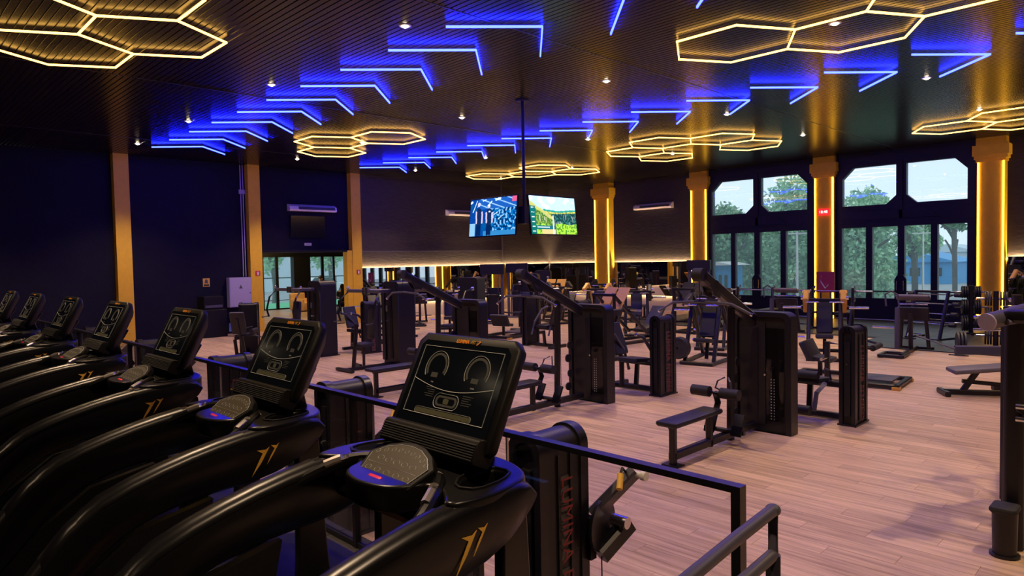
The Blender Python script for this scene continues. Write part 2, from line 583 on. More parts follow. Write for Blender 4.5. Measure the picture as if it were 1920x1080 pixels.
# mirrors with lights above and below
def mirror(n, axis, a, b):
    L = b - a
    k = max(1, round(L / 1.6))
    e = empty('mirror_wall', *((a, YW, 0) if axis == 'x' else (XW, a, 0)))
    e['kind'] = 'structure'
    for i in range(k):
        u0, u1 = i * L / k + .002, (i + 1) * L / k - .002
        g = G().box(u0, -.075, .60, u1, -.06, 2.02) if axis == 'x' else G().box(-.075, u0, .60, -.06, u1, 2.02)
        g.build('mirror_pane', 'mirror', e)
    if axis == 'x':
        G().box(0, -.06, .70, L, -.005, 1.93).build('backing', 'matte', e)
        G().box(0, -.050, 1.965, L, -.030, 1.98).build('light_strip', 'wstrip', e)
        G().box(0, -.050, .64, L, -.030, .655).build('light_strip', 'lstrip', e)
        G().box(0, -.004, .0, L, 0, .6).build('lower_panel', 'cream', e)
    else:
        G().box(-.06, 0, .70, -.005, L, 1.93).build('backing', 'matte', e)
        G().box(-.050, 0, 1.965, -.030, L, 1.98).build('light_strip', 'wstrip', e)
        G().box(-.050, 0, .64, -.030, L, .655).build('light_strip', 'lstrip', e)
        G().box(-.004, 0, 0, 0, L, .6).build('lower_panel', 'cream', e)
    return e
mirror(1, 'x', 13.82, 24.24)
mirror(2, 'y', 19.25, 22.15)
mirror(3, 'y', 14.40, 18.32)
mirror(4, 'y', -8, 4.10)

# columns
def col_right(yc, wd, led=True):
    e = empty('column', 24.0, yc, 0)
    e['kind'] = 'structure'
    h = wd / 2
    G().box(0, -h, 0, .4, h, 4.86).build('shaft', 'colr', e)
    g = G()
    for z0, z1, d in ((4.80, 4.88, .03), (4.88, 4.98, .07), (4.98, 5.28, .11), (5.28, 5.50, .03)):
        g.box(-d, -h - d, z0, .4, h + d, z1)
    g.build('capital', 'colr', e)
    for s in (-1, 1):
        y = s * (h - .035)
        G().box(-.025, y - .017, .02, -.001, y + .017, 4.79).build('light_strip', 'cols', e)
    return e
for yc, wd in ((18.78, .80), (14.0, .70), (9.22, .66), (4.48, .68)):
    col_right(yc, wd)
for xc in (5.86, 9.77, 13.59):
    e = empty('column', xc, 22.0, 0)
    e['kind'] = 'structure'
    G().box(-.2, 0, 0, .2, .3, 5.5).build('shaft', 'colr', e)
    if xc > 13:
        G().box(-.42, .02, 0, -.2, .3, 2.68).build('door_jamb', 'colr', e)
G().box(9.97, 21.98, 2.62, 13.17, 22.25, 2.70).build('door_1', 'matte')['kind'] = 'structure'

# tall windows on the right wall
def window(n, low, ups):
    e = empty('window_%d' % n, 24.2, 0, 0)
    e['kind'] = 'structure'
    ya, yb = min(p[0] for p in low), max(p[1] for p in low)
    A, B = ya - .38, yb + .38
    x0, x1 = -.08, .12
    g = G()
    for z0, z1 in ((0, .72), (.93, .97), (3.05, 3.77), (5.03, 5.5)):
        g.box(x0, A, z0, x1, B, z1)
    ed = [A] + sorted(v for p in low for v in p) + [B]
    for i in range(0, len(ed), 2):
        g.box(x0, ed[i], .72, x1, ed[i + 1], 3.05)
    ed = [A] + sorted(v for p in ups for v in p) + [B]
    for i in range(0, len(ed), 2):
        g.box(x0, ed[i], 3.77, x1, ed[i + 1], 5.03)
    u = sorted(ups)
    # chamfered corners
    for (a, b, sgn) in ((u[0][0], u[0][1], 1), (u[1][0], u[1][1], -1)):
        o_, i_ = (a, b) if sgn == 1 else (b, a)
        g.prism([(o_, 5.03), (o_ + sgn * .34, 5.03), (o_, 4.68)], 'x', x0, x1)
        g.prism([(i_, 3.77), (i_ - sgn * .29, 3.77), (i_, 4.04)], 'x', x0, x1)
    g.build('frame', 'wframe', e)
    g = G()
    for z in (3.2, 3.62, 5.12):
        g.box(x0 - .03, A, z, x0, B, z + .05)
    m = (u[0][1] + u[1][0]) / 2
    g.box(x0 - .05, m - .05, 3.3, x0, m + .05, 5.2)
    g.prism([(m - 1.1, 3.30), (m + 1.1, 3.30), (m + .75, 3.56), (m - .75, 3.56)], 'x', x0 - .05, x0)
    g.build('moulding', 'wframe', e)
    m = (low[1][1] + low[2][0]) / 2 if low[1][0] < low[2][0] else (low[1][0] + low[2][1]) / 2
    G().prism([(m - .17, .7), (m + .17, .7), (m + .17, 1.35), (m + .07, 1.5), (m - .07, 1.5), (m - .17, 1.35)], 'x', x0 - .06, x0).build('lock_plate', 'wframe', e)
    for s in (-1, 1):
        G().tube([(x0 - .06, m + s * .1, 1.0), (x0 - .11, m + s * .1, 1.0), (x0 - .11, m + s * .1, 1.3), (x0 - .06, m + s * .1, 1.3)], .01, 6).build('handle', 'chrome', e)
    for a, b in low:
        G().box(.015, a - .01, .96, .021, b + .01, 3.06).build('pane', 'glass', e)
        G().box(.015, a - .01, .71, .021, b + .01, .94).build('pane', 'glass', e)
    for a, b in ups:
        G().box(.015, a - .01, 3.76, .021, b + .01, 5.04).build('pane', 'glass', e)
    G().box(-.10, A, .0, -.08, B, .035).build('daylight_gap_bar', 'daygap', e)  # pale bar painted as the line of daylight under the window
    return e
window(1, [(9.84, 10.6), (10.79, 11.57), (11.78, 12.54), (12.71, 13.5)], [(9.84, 11.51), (11.81, 13.49)])
window(2, [(5.08, 5.86), (6.04, 6.78), (6.97, 7.73), (7.92, 8.68)], [(5.08, 6.73), (7.02, 8.66)])

# hall behind the opening in the left wall
hf = struct(G().box(9.0, YW + .25, -.2, 22, 32, 0).build('floor_hall', 'matte'))
htm = G().box(.004, .004, 0, .896, .896, .006).mesh('floor_tile', 'hallf')
for i in range(14):
    for j in range(10):
        o = bpy.data.objects.new('floor_tile', htm)
        col.objects.link(o)
        o.parent = hf
        o.location = (9.2 + i * .9, YW + .3 + j * .9 * 1.05, 0)
struct(G().box(9.0, YW + .25, 2.95, 22, 32.2, 3.1).build('ceiling_hall', 'matte'))
wall('wall_hall_left', 'navy', (8.9, YW + .25, 0, 9.1, 32.2, 3.1))
wall('wall_hall_right', 'cream', (22, YW + .25, 0, 22.2, 32.2, 3.1))
fe = empty('window_3', 0, 32, 0)
fe['kind'] = 'structure'
g = G()
g.box(9.1, 0, 2.58, 22, .12, 3.0).box(15.99, -.25, 0, 16.88, .12, 2.6).box(9.1, 0, 0, 22, .1, .06)
for x in (11.6, 13.1, 14.5, 15.25, 17.72, 18.35, 19.1, 20.5):
    g.box(x - .05 - (.04 if x in (15.25, 17.72) else 0), 0, 0, x + .05, .1, 2.6)
g.build('frame', 'matte', fe)
xs = [9.1, 11.6, 13.1, 14.5, 15.25, 15.99, None, 16.88, 17.72, 18.35, 19.1, 20.5, 22]
for a, b in zip(xs, xs[1:]):
    if a is None or b is None:
        continue
    G().box(a, .04, .06, b, .046, 2.58).build('pane', 'glass', fe)

# ================================================================== OUTSIDE
struct(G().box(24.7, -40, -.35, 120, 110, -.15).build('ground', 'sky'))
struct(G().box(-5, 32.3, -.3, 24.6, 70, -.16).build('ground_street', 'sky'))
struct(G().box(9.5, 32.25, -.16, 30, 38.0, -.02).build('lawn', 'turf'))

def tree(x, y, h, r, label, leaf='leaf', seed=1, n=2600, trunk=.16, base=0.28, leafs=.34):
    rnd = random.Random(seed)
    e = empty('tree', x, y, -.2, 0, label, 'tree', 'trees outside the windows')
    g = G()
    g.tube([(0, 0, 0), (.05, .03, h * .3), (-.04, .05, h * .6), (.03, 0, h * .85)], trunk, 8)
    for k in range(5):
        a = rnd.uniform(0, 6.28)
        z = h * rnd.uniform(.3, .6)
        g.tube([(0, 0, z), (r * .4 * math.cos(a), r * .4 * math.sin(a), z + h * .15), (r * .7 * math.cos(a), r * .7 * math.sin(a), z + h * .22)], trunk * .4, 5)
    g.build('trunk', 'bark', e)
    g = G()
    lobes = []
    for k in range(22):
        z = rnd.uniform(base + .12, .86)
        q = 1.0 if z < .6 else 1 - (z - .6) * 2.2
        a, m = rnd.uniform(0, 6.28), rnd.uniform(.1, .7)
        lobes.append((r * m * q * math.cos(a), r * m * q * math.sin(a), h * z, min(r * rnd.uniform(.35, .55), h * (1.0 - z) + .1)))
    for k in range(n):
        lx, ly, lz, lr = lobes[k % 22]
        v = Vector((rnd.gauss(0, 1), rnd.gauss(0, 1), rnd.gauss(0, 1))).normalized() * lr * rnd.uniform(.75, 1.05)
        p = Vector((lx, ly, lz)) + v
        a = Vector((rnd.gauss(0, 1), rnd.gauss(0, 1), rnd.gauss(0, 1))).normalized()
        b = a.cross(Vector((rnd.gauss(0, 1), rnd.gauss(0, 1), rnd.gauss(0, 1)))).normalized()
        s = leafs * rnd.uniform(.5, 1)
        g.add([p - a * s, p + b * s * .5, p + a * s, p - b * s * .5], [(0, 1, 2, 3)])
    o = g.build('crown', leaf, e)
    o['kind'] = 'stuff'
    return e
P = [(34, 17.9, 5.2, 1.9, 'leaf', 'rounded dark tree behind the leftmost panes of the left window'),
     (35, 14.9, 6.6, 1.9, 'leafl', 'tall leafy tree filling the right half of the left window'),
     (43, 20.5, 5.6, 1.8, 'leaf', 'far tree between the trees in the left window'),
     (34.5, 11.6, 5.4, 1.9, 'leafl', 'pale green tree behind the left half of the right window'),
     (43, 13.6, 6.0, 1.7, 'leaf', 'far tree seen past the column between the windows'),
     (39, 16.6, 6.2, 2.3, 'leaf', 'broad tree behind the middle panes of the left window'),
     (38.5, 12.9, 5.6, 2.0, 'leafl', 'broad pale tree behind the column between the windows'),
     (38, 20.6, 4.6, 1.7, 'leaf', 'low tree beside the blue kiosk'),
     (41, 11.0, 5.0, 1.3, 'leafl', 'small far tree above the blue shed in the right window')]
for i, (x, y, h, r, lf, lb) in enumerate(P):
    tree(x, y, h, r, lb, lf, 10 + i, base=.42 if h == 5.0 else 0.0, n=7000, leafs=.17)
tree(47, 10.5, 5.6, 1.2, 'palm-like tree with a bare trunk behind the rightmost window pane', 'leaf', 31, 1600, .14, .62, .2)

def house(name, x, y, sx, sy, h, mat, roof, label, cat):
    e = empty(name, x, y, -.15, 0, label, cat)
    G().box(-sx / 2, -sy / 2, 0, sx / 2, sy / 2, h).build('wall', mat, e)
    G().prism([(-sy / 2 - .3, h), (sy / 2 + .3, h), (0, h + sy * .16)], 'x', -sx / 2 - .3, sx / 2 + .3).build('roof', roof, e)
    for k in range(3):
        G().box(-sx / 2 - .03, -sy * .35 + k * sy * .28, h * .35, -sx / 2, -sy * .35 + k * sy * .28 + sy * .14, h * .75).build('window', 'dglass', e)
    return e
house('kiosk', 31.4, 16.8, 1.2, 1.1, 1.9, 'bluep', 'white', 'blue kiosk with a white roof behind the leftmost window pane', 'kiosk')
house('shed', 60, 15.3, 6, 5, 1.6, 'bluep', 'bluep', 'long low blue shed behind the right window', 'building')
house('house', 76, 17.0, 6, 4.6, 2.3, 'bldg', 'bldg', 'pale house with a low roof behind the rightmost window pane', 'building')
def pole(x, y, h, r, label):
    e = empty('utility_pole', x, y, -.15, 0, label, 'pole')
    G().lathe((0, 0, 0), (0, 0, 1), [(0, r * 1.6), (.3, r * 1.6), (.32, r), (h, r * .7)], 10).build('shaft', 'white', e)
    G().beam((0, -.5, h * .97), (0, .5, h * .97), .06, .06).build('crossarm', 'white', e)
pole(31, 13.1, 3.4, .06, 'short white pole against the trees in the left window')
pole(39, 10.1, 3.4, .05, 'thin white pole behind the third pane of the right window')
pole(36, 6.8, 3.6, .08, 'dark stained pole behind the rightmost window pane')
def car(x, y, rz, label, mat='carw'):
    e = empty('car', x, y, -.15, rz, label, 'car')
    b = [(-2.1, .35), (-2.15, .75), (-1.7, .95), (-1.2, 1.42), (.4, 1.45), (1.1, .98), (2.0, .82), (2.15, .5), (2.1, .3)]
    G().prism(b, 'y', -.8, .8).build('body', mat, e, bevel=.06)
    gl = [(-1.55, .98), (-1.15, 1.36), (.36, 1.38), (.95, 1.0)]
    G().prism(gl, 'y', -.82, .82).build('side_window', 'dglass', e)
    for sx in (-1.35, 1.35):
        for sy in (-.82, .62):
            G().lathe((sx, sy, .33), (0, 1, 0), [(0, .1), (.0, .33), (.2, .33), (.2, .1)], 18).build('wheel', 'rubber', e)
car(25.5, 46.5, 10, 'white car parked beyond the railing at the left glass doors')
car(31.5, 47.3, 10, 'white car parked beyond the railing behind the right glass doors')
# street side behind the hall
wb_ = struct(G().box(5, 58, -.2, 60, 58.4, 6.5).build('wall_street', 'bldg'))
e = empty('street_railing', 14, 38.2, -.15, 0, 'black metal railing running along the green turf outside the glass doors', 'railing')
G().box(0, 0, 1.55, 14, .06, 1.62).build('top_rail', 'matte', e)
for k in range(8):
    G().box(k * 2.0, 0, 0, k * 2.0 + .05, .05, 1.55).build('post', 'matte', e)
G().box(0, 0, .25, 14, .04, .30).build('bottom_rail', 'matte', e)
tree(19.0, 40.5, 6.4, 1.7, 'leafy street tree behind the left glass doors', 'leafl', 51, 2200, .14, .28, .2)
tree(23.2, 41.0, 6.6, 1.9, 'leafy street tree behind the right glass doors', 'leafl', 52, 2200, .14, .28, .2)
tree(27.6, 42.0, 6.4, 1.6, 'leafy street tree partly hidden by the yellow column', 'leafl', 53, 1800, .14, .28, .2)

# ================================================================== CEILING LIGHTS
ZT = 5.44
KS = (5.44 - EYE) / (5.35 - EYE)
Aa = .93 * KS
ORD = ['first', 'second', 'third', 'fourth', 'fifth', 'sixth', 'seventh', 'eighth', 'ninth', 'tenth', 'eleventh', 'twelfth', 'thirteenth', 'fourteenth', 'fifteenth']
tubem = G().box(-Aa / 2 - .01, -.010, -.013, Aa / 2 + .01, .010, .013).mesh('light_tube', 'warm')
def hexcluster(cx, cy, cells, label):
    e = empty('hexagon_light', cx * KS, cy * KS, ZT, 0, label, 'ceiling light', 'hexagon lights on the ceiling')
    seen = {}
    for (i, j) in cells:
        hx, hy = (i + .5 * (j % 2)) * Aa * math.sqrt(3), j * 1.5 * Aa
        for k in range(6):
            a0, a1 = R(90 + 60 * k), R(150 + 60 * k)
            p = Vector((hx + Aa * math.cos(a0), hy + Aa * math.sin(a0), 0))
            q = Vector((hx + Aa * math.cos(a1), hy + Aa * math.sin(a1), 0))
            m = (p + q) / 2
            key = (round(m.x, 2), round(m.y, 2))
            if key in seen:
                continue
            seen[key] = 1
            o = bpy.data.objects.new('light_tube', tubem)
            col.objects.link(o)
            o.parent = e
            o.location = m
            o.rotation_euler = (0, 0, math.atan2(q.y - p.y, q.x - p.x))
    g = G()
    for key in list(seen)[::3]:
        G().cyl((key[0], key[1], .012), (key[0], key[1], ZC - ZT), .004, 5).build('hanging_wire', 'frame', e)
    return e
hexcluster(3.20, 10.22, [(0, 0), (-1, 0), (-1, 1), (-1, -1)], 'warm LED hexagon cluster at the top left, nearest the treadmills')
hexcluster(10.48, 3.64, [(0, 0), (-1, 1), (-1, -1)], 'warm LED hexagon cluster at the top right of the ceiling')
hexcluster(9.22, 16.0, [(0, 0), (0, 1), (0, -1)], 'warm LED hexagon cluster between the two blue rows, over the left machines')
hexcluster(17.1, 12.05, [(0, 0), (-1, -1), (1, 0), (0, -2), (1, -2)], 'warm LED hexagon cluster over the left window, five linked hexagons')
hexcluster(18.3, 17.5, [(0, 0), (-1, 1), (-1, -1), (0, -1)], 'warm LED hexagon cluster farthest away, behind the screen pole')
hexcluster(20.4, 4.62, [(0, 0), (-1, -1), (0, -1), (0, -2)], 'warm LED hexagon cluster at the right edge above the right window')

bl = math.hypot(1.0, .9)
btube = G().box(-bl / 2, -.010, -.015, bl / 2, .010, .015).mesh('light_tube', 'blue')
def chevron(x, y, label, grp):
    e = empty('chevron_light', x * KS, y * KS, ZT, 0, label, 'ceiling light', grp)
    for s in (-1, 1):
        o = bpy.data.objects.new('light_tube', btube)
        col.objects.link(o)
        o.parent = e
        o.location = (s * .5, .45 if s < 0 else .5, 0)
        o.rotation_euler = (0, 0, math.atan2(s * (.82 if s < 0 else 1.0), s * s * 1.0) if False else math.atan2(.88 if s < 0 else .98, s * 1.0))
    for s in (-1, 1):
        G().cyl((s * .8, .75, .012), (s * .8, .75, ZC - ZT), .004, 5).build('hanging_wire', 'frame', e)
for k in range(14):
    chevron(6.9, 18.56 - 1.357 * k, 'blue LED chevron on the ceiling, %s from the far end of the left row' % ORD[k], 'blue chevrons of the left row')
for k in range(15):
    chevron(13.3, 18.78 - 1.357 * k, 'blue LED chevron on the ceiling, %s from the far end of the right row' % ORD[k], 'blue chevrons of the right row')

# recessed downlights with their own light
dl = None
nx = {1.2: 'row above the treadmills', -3.35: 'row behind the treadmills', 5.75: 'row along the guard', 10.3: 'middle row', 14.85: 'third row', 19.1: 'row by the windows', 23.0: 'x'}
for ix, x in enumerate((5.75, 10.3, 14.85, 19.1, 1.2, -3.35)):
    for iy, y in enumerate((20.0, 16.25, 12.05, 7.9, 3.8, -.4, -4.6)):
        lb = 'recessed ceiling downlight, %s from the far end, %s' % (ORD[iy], nx[x])
        if dl is None:
            e = empty('downlight', x, y, ZC, 0, lb, 'downlight', 'recessed ceiling downlights')
            G().lathe((0, 0, 0), (0, 0, -1), [(-.01, .05), (-.01, .085), (.006, .085), (.010, .06), (.002, .05)], 20).build('trim_ring', 'white', e)
            G().lathe((0, 0, .004), (0, 0, -1), [(0, .001), (0, .05), (.022, .042), (.034, .02), (.036, .001)], 16).build('lamp', 'lamp', e)
            dl = e
        else:
            again(dl, x, y, 0, lb, ZC)
        L = bpy.data.lights.new('spot', 'SPOT')
        L.energy = K_SPOT
        L.color = (1.0, .69, .43)
        L.spot_size = R(104)
        L.spot_blend = .7
        L.shadow_soft_size = .05
        o = bpy.data.objects.new('spot', L)
        col.objects.link(o)
        o.location = (x, y, ZC - .06)
for x, y in ((11.5, 26), (15, 29)):
    L = bpy.data.lights.new('hall_lamp', 'POINT')
    L.energy = 150
    L.color = (1, .62, .28)
    L.shadow_soft_size = .1
    o = bpy.data.objects.new('hall_lamp', L)
    col.objects.link(o)
    o.location = (x, y, 2.7)

# ================================================================== TREADMILLS
def emblem(g, ox, oz, s, y):
    "double swoosh chevron in the x-z plane"
    k = .105 / 67
    a = [(0, 0), (21, 32), (39, 68), (31, 62), (12, 64), (24, 54), (13, 30)]
    b = [(19, 24), (32, 46), (46, 73), (40, 68), (28, 71), (36, 61), (27, 44)]
    a, b = [[(u * k * 1.25 + (17 * k if q is b else 0), v * k) for u, v in q] for q in (a, b)]
    for q in (a, b):
        g.prism([(ox + u * s, oz + v * s) for u, v in q], 'y', y, y + .0015)

def make_treadmill():
    t = empty('treadmill', 0, 0, .45, 0)
    # base
    g = G()
    for s in (-1, 1):
        g.beam((-.75, s * .40, .10), (1.45, s * .40, .10), .11, .12)
    g.beam((-.72, -.36, .08), (-.72, .36, .08), .08, .08).beam((1.2, -.36, .08), (1.2, .36, .08), .08, .08)
    g.build('base_frame', 'shell', t)
    G().slab((.16, 0, .135), (1, 0, 0), (0, 1, 0), 1.78, .62, .025, .004).build('running_belt', 'belt', t)
    for s in (-1, 1):
        r = G().slab((.16, s * .40, .172), (1, 0, 0), (0, 1, 0), 1.8, .12, .02, .01).build('foot_rail', 'grip', t)
        G().box(.86, s * .340, .183, 1.04, s * .415, .186).build('stripe', 'orange', r, label='orange stripe')
    # motor hood
    hp = [(.98, .15), (1.0, .25), (1.2, .33), (1.55, .36), (1.78, .30), (1.86, .18), (1.86, .03), (.98, .03)]
    h = G().prism(hp, 'y', -.36, .36).build('motor_hood', 'matte', t, bevel=.02)
    text('FITNESS', .055, 'bluel', h, frame_m((1.28, -.02, .3455), (0, -1, 0), (1, 0, .06)), 'lettering', label='lettering on the motor hood with blue light painted in')
    for s in (-1, 1):
        G().cyl((1.7, s * .30, 0), (1.7, s * .30, .06), .03, 12).build('foot', 'rubber', t)
        G().cyl((-.7, s * .320, 0), (-.7, s * .320, .06), .03, 12).build('foot', 'rubber', t)
    # uprights, sweeping arms and side shells
    top = [(-.30, .16), (-.12, .24), (.10, .44), (.30, .64), (.42, .775), (.52, .885), (.60, .938), (.72, .982), (.90, 1.030), (1.10, 1.066), (1.28, 1.082), (1.40, 1.078), (1.45, 1.055), (1.46, 1.03)]
    bot = [(1.43, .99), (1.37, .945), (1.30, .905), (1.18, .872), (1.0, .862), (.86, .850), (.72, .815), (.60, .75), (.48, .64), (.36, .51), (.20, .36), (.06, .25), (-.06, .16)]
    top = [(x, z + (.025 if x > .5 else .02)) for x, z in top]
    bot = [(x, z + (.02 if x > .5 else .0)) for x, z in bot]
    def open_soft(p, k=2):
        for _ in range(k):
            p = [p[0]] + [(a[0] * u + b[0] * (1 - u), a[1] * u + b[1] * (1 - u)) for a, b in zip(p, p[1:]) for u in (.75, .25)] + [p[-1]]
        return p
    top, bot = open_soft(top), open_soft(bot)
    # lofted cross-sections give the arm its rounded back
    def arm(s):
        import bisect
        n = 44
        def walk(pl, k):
            ds = [0]
            for a, b in zip(pl, pl[1:]):
                ds.append(ds[-1] + math.dist(a, b))
            u = k * ds[-1]
            i = min(max(bisect.bisect_right(ds, u) - 1, 0), len(pl) - 2)
            q = (u - ds[i]) / (ds[i + 1] - ds[i])
            return (pl[i][0] + (pl[i + 1][0] - pl[i][0]) * q, pl[i][1] + (pl[i + 1][1] - pl[i][1]) * q)
        rings = []
        rb = bot[::-1]
        for i in range(n + 1):
            k = i / n
            a, b = walk(top, k), walk(rb, k)
            W = .045 * (1 if k < .93 else 1 - (k - .93) * 5)
            cy = s * .340
            ring = []
            for uu, ww in ((0, .35), (.05, .78), (.14, 1), (.5, 1), (.92, .9), (1, .55)):
                ring.append((a[0] + (b[0] - a[0]) * uu, cy + ww * W, a[1] + (b[1] - a[1]) * uu))
            for uu, ww in ((1, -.55), (.92, -.9), (.5, -1), (.14, -1), (.05, -.78), (0, -.35)):
                ring.append((a[0] + (b[0] - a[0]) * uu, cy + ww * W, a[1] + (b[1] - a[1]) * uu))
            rings.append(ring)
        o = G().loft(rings).build('side_arm', 'shell', t, ang=50)
        for yy in (-1,):
            g = G()
            emblem(g, 1.12, .915, 1.0, s * (.340 + .047) - (.0015 if s < 0 else 0))
            g.build('emblem', 'amber', o, label='amber double chevron emblem')
        # padded grip cover over the crest
        rr = []
        for x in [.42, .5, .6, .7, .8, .9, 1.0, 1.1]:
            z = None
            for (x0, z0), (x1, z1) in zip(top, top[1:]):
                if x0 <= x <= x1:
                    z = z0 + (z1 - z0) * (x - x0) / (x1 - x0)
            ring = [(x, s * .340 + .047 * math.cos(a), z - .030 + .036 * math.sin(a)) for a in [R(q) for q in range(0, 181, 20)]] + [(x, s * .340 - .03, z - .05), (x, s * .340 + .03, z - .05)]
            rr.append(ring)
        G().loft(rr).build('grip_cover', 'shell', o, ang=50)
        sp = [(-.1, .12), (-.05, .22), (.2, .38), (.48, .66), (.72, .83), (1.0, .875), (1.2, .885), (1.32, .92), (1.42, .9), (1.44, .5), (1.36, .16), (1.0, .14)]
        p = G().prism([(-.1, .12), (-.05, .2), (.2, .36), (.48, .64), (.72, .81), (.98, .86), (.90, .5), (.86, .14)], 'y', s * .340 - .018, s * .340 + .018).build('side_panel', 'matte', t)
        if s < 0:
            text('LUMINA FIT', .085, 'lumrim', p, frame_m((.60, s * .340 - .0192, .60), (.86, 0, .50), (-.50, 0, .86)), 'lettering', bold=-.002)
        G().prism([(1.30, .1), (1.50, .1), (1.46, .6), (1.44, 1.0), (1.34, .98), (1.33, .5)], 'y', s * .320 - .022, s * .320 + .022).build('upright', 'shell', t, bevel=.008)
    arm(-1)
    arm(1)
    # console tray between the arms
    out = [(1.44, -.335), (1.50, -.22), (1.52, 0), (1.50, .22), (1.44, .335), (1.30, .375), (1.20, .372), (1.13, .35), (1.17, .30), (1.20, .25), (1.20, .17), (1.10, .12), (1.07, 0),
           (1.10, -.12), (1.20, -.17), (1.20, -.25), (1.17, -.30), (1.13, -.35), (1.20, -.372), (1.30, -.375)]
    tray = G()
    def top_z(x):
        return 1.055 + .02 * math.sin((x - 1.0) * 5)
    holes = []
    cu = bpy.data.curves.new('tray', 'CURVE')
    cu.dimensions = '2D'
    cu.fill_mode = 'BOTH'
    cu.extrude = .030
    cu.bevel_depth = .010
    cu.bevel_resolution = 2
    def spl(pts, cyc=True):
        sp = cu.splines.new('POLY')
        sp.points.add(len(pts) - 1)
        for p, q in zip(sp.points, pts):
            p.co = (q[0], q[1], 0, 1)
        sp.use_cyclic_u = cyc
    spl(soft(out))
    cups = []
    for s in (-1, 1):
        q = [(1.25, s * .335), (1.36, s * .325), (1.43, s * .285), (1.42, s * .205), (1.29, s * .205), (1.22, s * .27)]
        q = soft(q, 1)
        spl(q)
        cups.append(q)
    ob = bpy.data.objects.new('x', cu)
    me = bpy.data.meshes.new_from_object(ob)
    bpy.data.objects.remove(ob)
    me.materials.clear()
    me.materials.append(MT['shell'])
    me.polygons.foreach_set('use_smooth', [True] * len(me.polygons))
    me.set_sharp_from_angle(angle=R(40))
    tr = bpy.data.objects.new('console_tray', me)
    col.objects.link(tr)
    tr.parent = t
    tr.location = (0, 0, 1.065)
    for q in cups:
        c = (sum(a for a, _ in q) / len(q), sum(b for _, b in q) / len(q))
        i_ = [(c[0] + (a - c[0]) * .96, c[1] + (b - c[1]) * .96) for a, b in q]
        o_ = [(c[0] + (a - c[0]) * 1.06, c[1] + (b - c[1]) * 1.06) for a, b in q]
        G().ringprism(o_, i_, 'z', 1.09, 1.112).build('cup_holder_rim', 'matte', t, bevel=.004)
        g = G()
        g.loft([[(a, b, 1.05) for a, b in i_], [(c[0] + (a - c[0]) * .8, c[1] + (b - c[1]) * .8, .93) for a, b in i_]])
        # open pocket: walls and floor only
        g.f = g.f[:-2] + [g.f[-1]]
        g.build('cup_holder', 'matte', t)
    # rear skirt of the tray seen from the user side
    G().tube([(1.20, -.34, 1.0), (1.24, -.2, .97), (1.26, 0, .96), (1.24, .2, .97), (1.20, .34, 1.0)], .05, 10, flat=.8).build('cross_brace', 'shell', t)
    # keypad on its pod
    kx, kz = Vector((.866, 0, .5)).normalized(), Vector((-.5, 0, .866)).normalized()
    kc = Vector((1.19, -.015, 1.125))
    ky = Vector((0, 1, 0))
    def kp(u, v, h=0):  # u across (+y left), v up the pad
        return kc + ky * u * .95 + kx * v * .95 + kz * h
    ol = [(-.175, .03), (-.12, .075), (-.06, .098), (0, .105), (.06, .098), (.12, .075), (.175, .03), (.145, -.065), (.10, -.105), (0, -.125), (-.10, -.105), (-.145, -.065)]
    pod = G().loft([[kp(u * .80, v * .80, -.07) for u, v in ol], [kp(u * 1.0, v, -.03) for u, v in ol], [kp(u, v, -.004) for u, v in ol], [kp(u * .98, v * .98, 0) for u, v in ol]]).build('keypad_pod', 'matte', t, ang=18)
    il = [(-.155, .022), (-.11, .060), (-.055, .082), (0, .088), (.055, .082), (.11, .060), (.155, .022), (.125, -.058), (-.125, -.058)]
    G().loft([[kp(u, v, .0005) for u, v in il], [kp(u, v, .0022) for u, v in il]]).build('membrane', 'keypad', pod, label='grey button membrane')
    G().tube([kp(u, v, .0026) for u, v in il], .0012, 5, closed=True).build('outline', 'print', pod)
    g = G()
    def ringk(cx, cy, rx, ry, n=14):
        g.tube([kp(cx + rx * math.cos(i * 2 * PI / n), cy + ry * math.sin(i * 2 * PI / n), .0026) for i in range(n)], .0007, 4, closed=True)
    for i in range(9):
        u = -.132 + i * .033
        ringk(u, .062 - (u / .15) ** 2 * .036, .008, .008)
    for i in range(5):
        ringk(-.088 + i * .044, .012, .015, .009)
    for i in range(5):
        ringk(-.105 + i * .052, -.036, .014, .009)
    g.tube([kp(-.13, -.012, .0026), kp(.13, -.012, .0026)], .0006, 4)
    g.build('button_print', 'print', pod)
    G().slab(kp(0.005, -.088, .008), ky, -kx, .066, .044, .022, .006).build('stop_key', 'red', pod, label='red stop key')
    G().beam(kp(0, -.02, -.06), (1.27, 0, .99), .12, .05).build('pod_bracket', 'shell', t)
    # pulse grips curving from the pod to the arms
    for s in (-1, 1):
        c = bez((1.21, s * .15, 1.10), (1.22, s * .235, 1.06), (1.02, s * .30, .955), 10)
        c = bez((1.25, s * .15, 1.10), (1.20, s * .26, 1.12), (1.0, s * .325, 1.02), 12)
        o = G().tube(c, .021, 10).build('pulse_grip', 'shell', t)
        d = [Vector(p) + Vector((-.004, -s * .004, .012)) for p in c[5:9]]
        G().tube(d, .0165, 8).build('sensor_plate', 'steel', o, label='bare metal pulse sensor')
    # display
    dn = Vector((-.896, 0, .444)).normalized()        # screen normal, to the user
    dv = Vector((.444, 0, .896)).normalized()         # up the screen
    B0 = Vector((1.345, 0, 1.15))
    def dp(u, v, h=0):   # u: +y is the viewer's left
        return B0 + ky * u + dv * v + dn * h
    H = .385
    W0, W1 = .262, .258
    def drect(c, ins, h):
        return [dp(-W0 + ins, ins + c, h), dp(-W0 + ins + c, ins, h), dp(W0 - ins - c, ins, h), dp(W0 - ins, ins + c, h), dp(W1 - ins, H - ins - c, h), dp(W1 - ins - c, H - ins, h), dp(-W1 + ins + c, H - ins, h), dp(-W1 + ins, H - ins - c, h)]
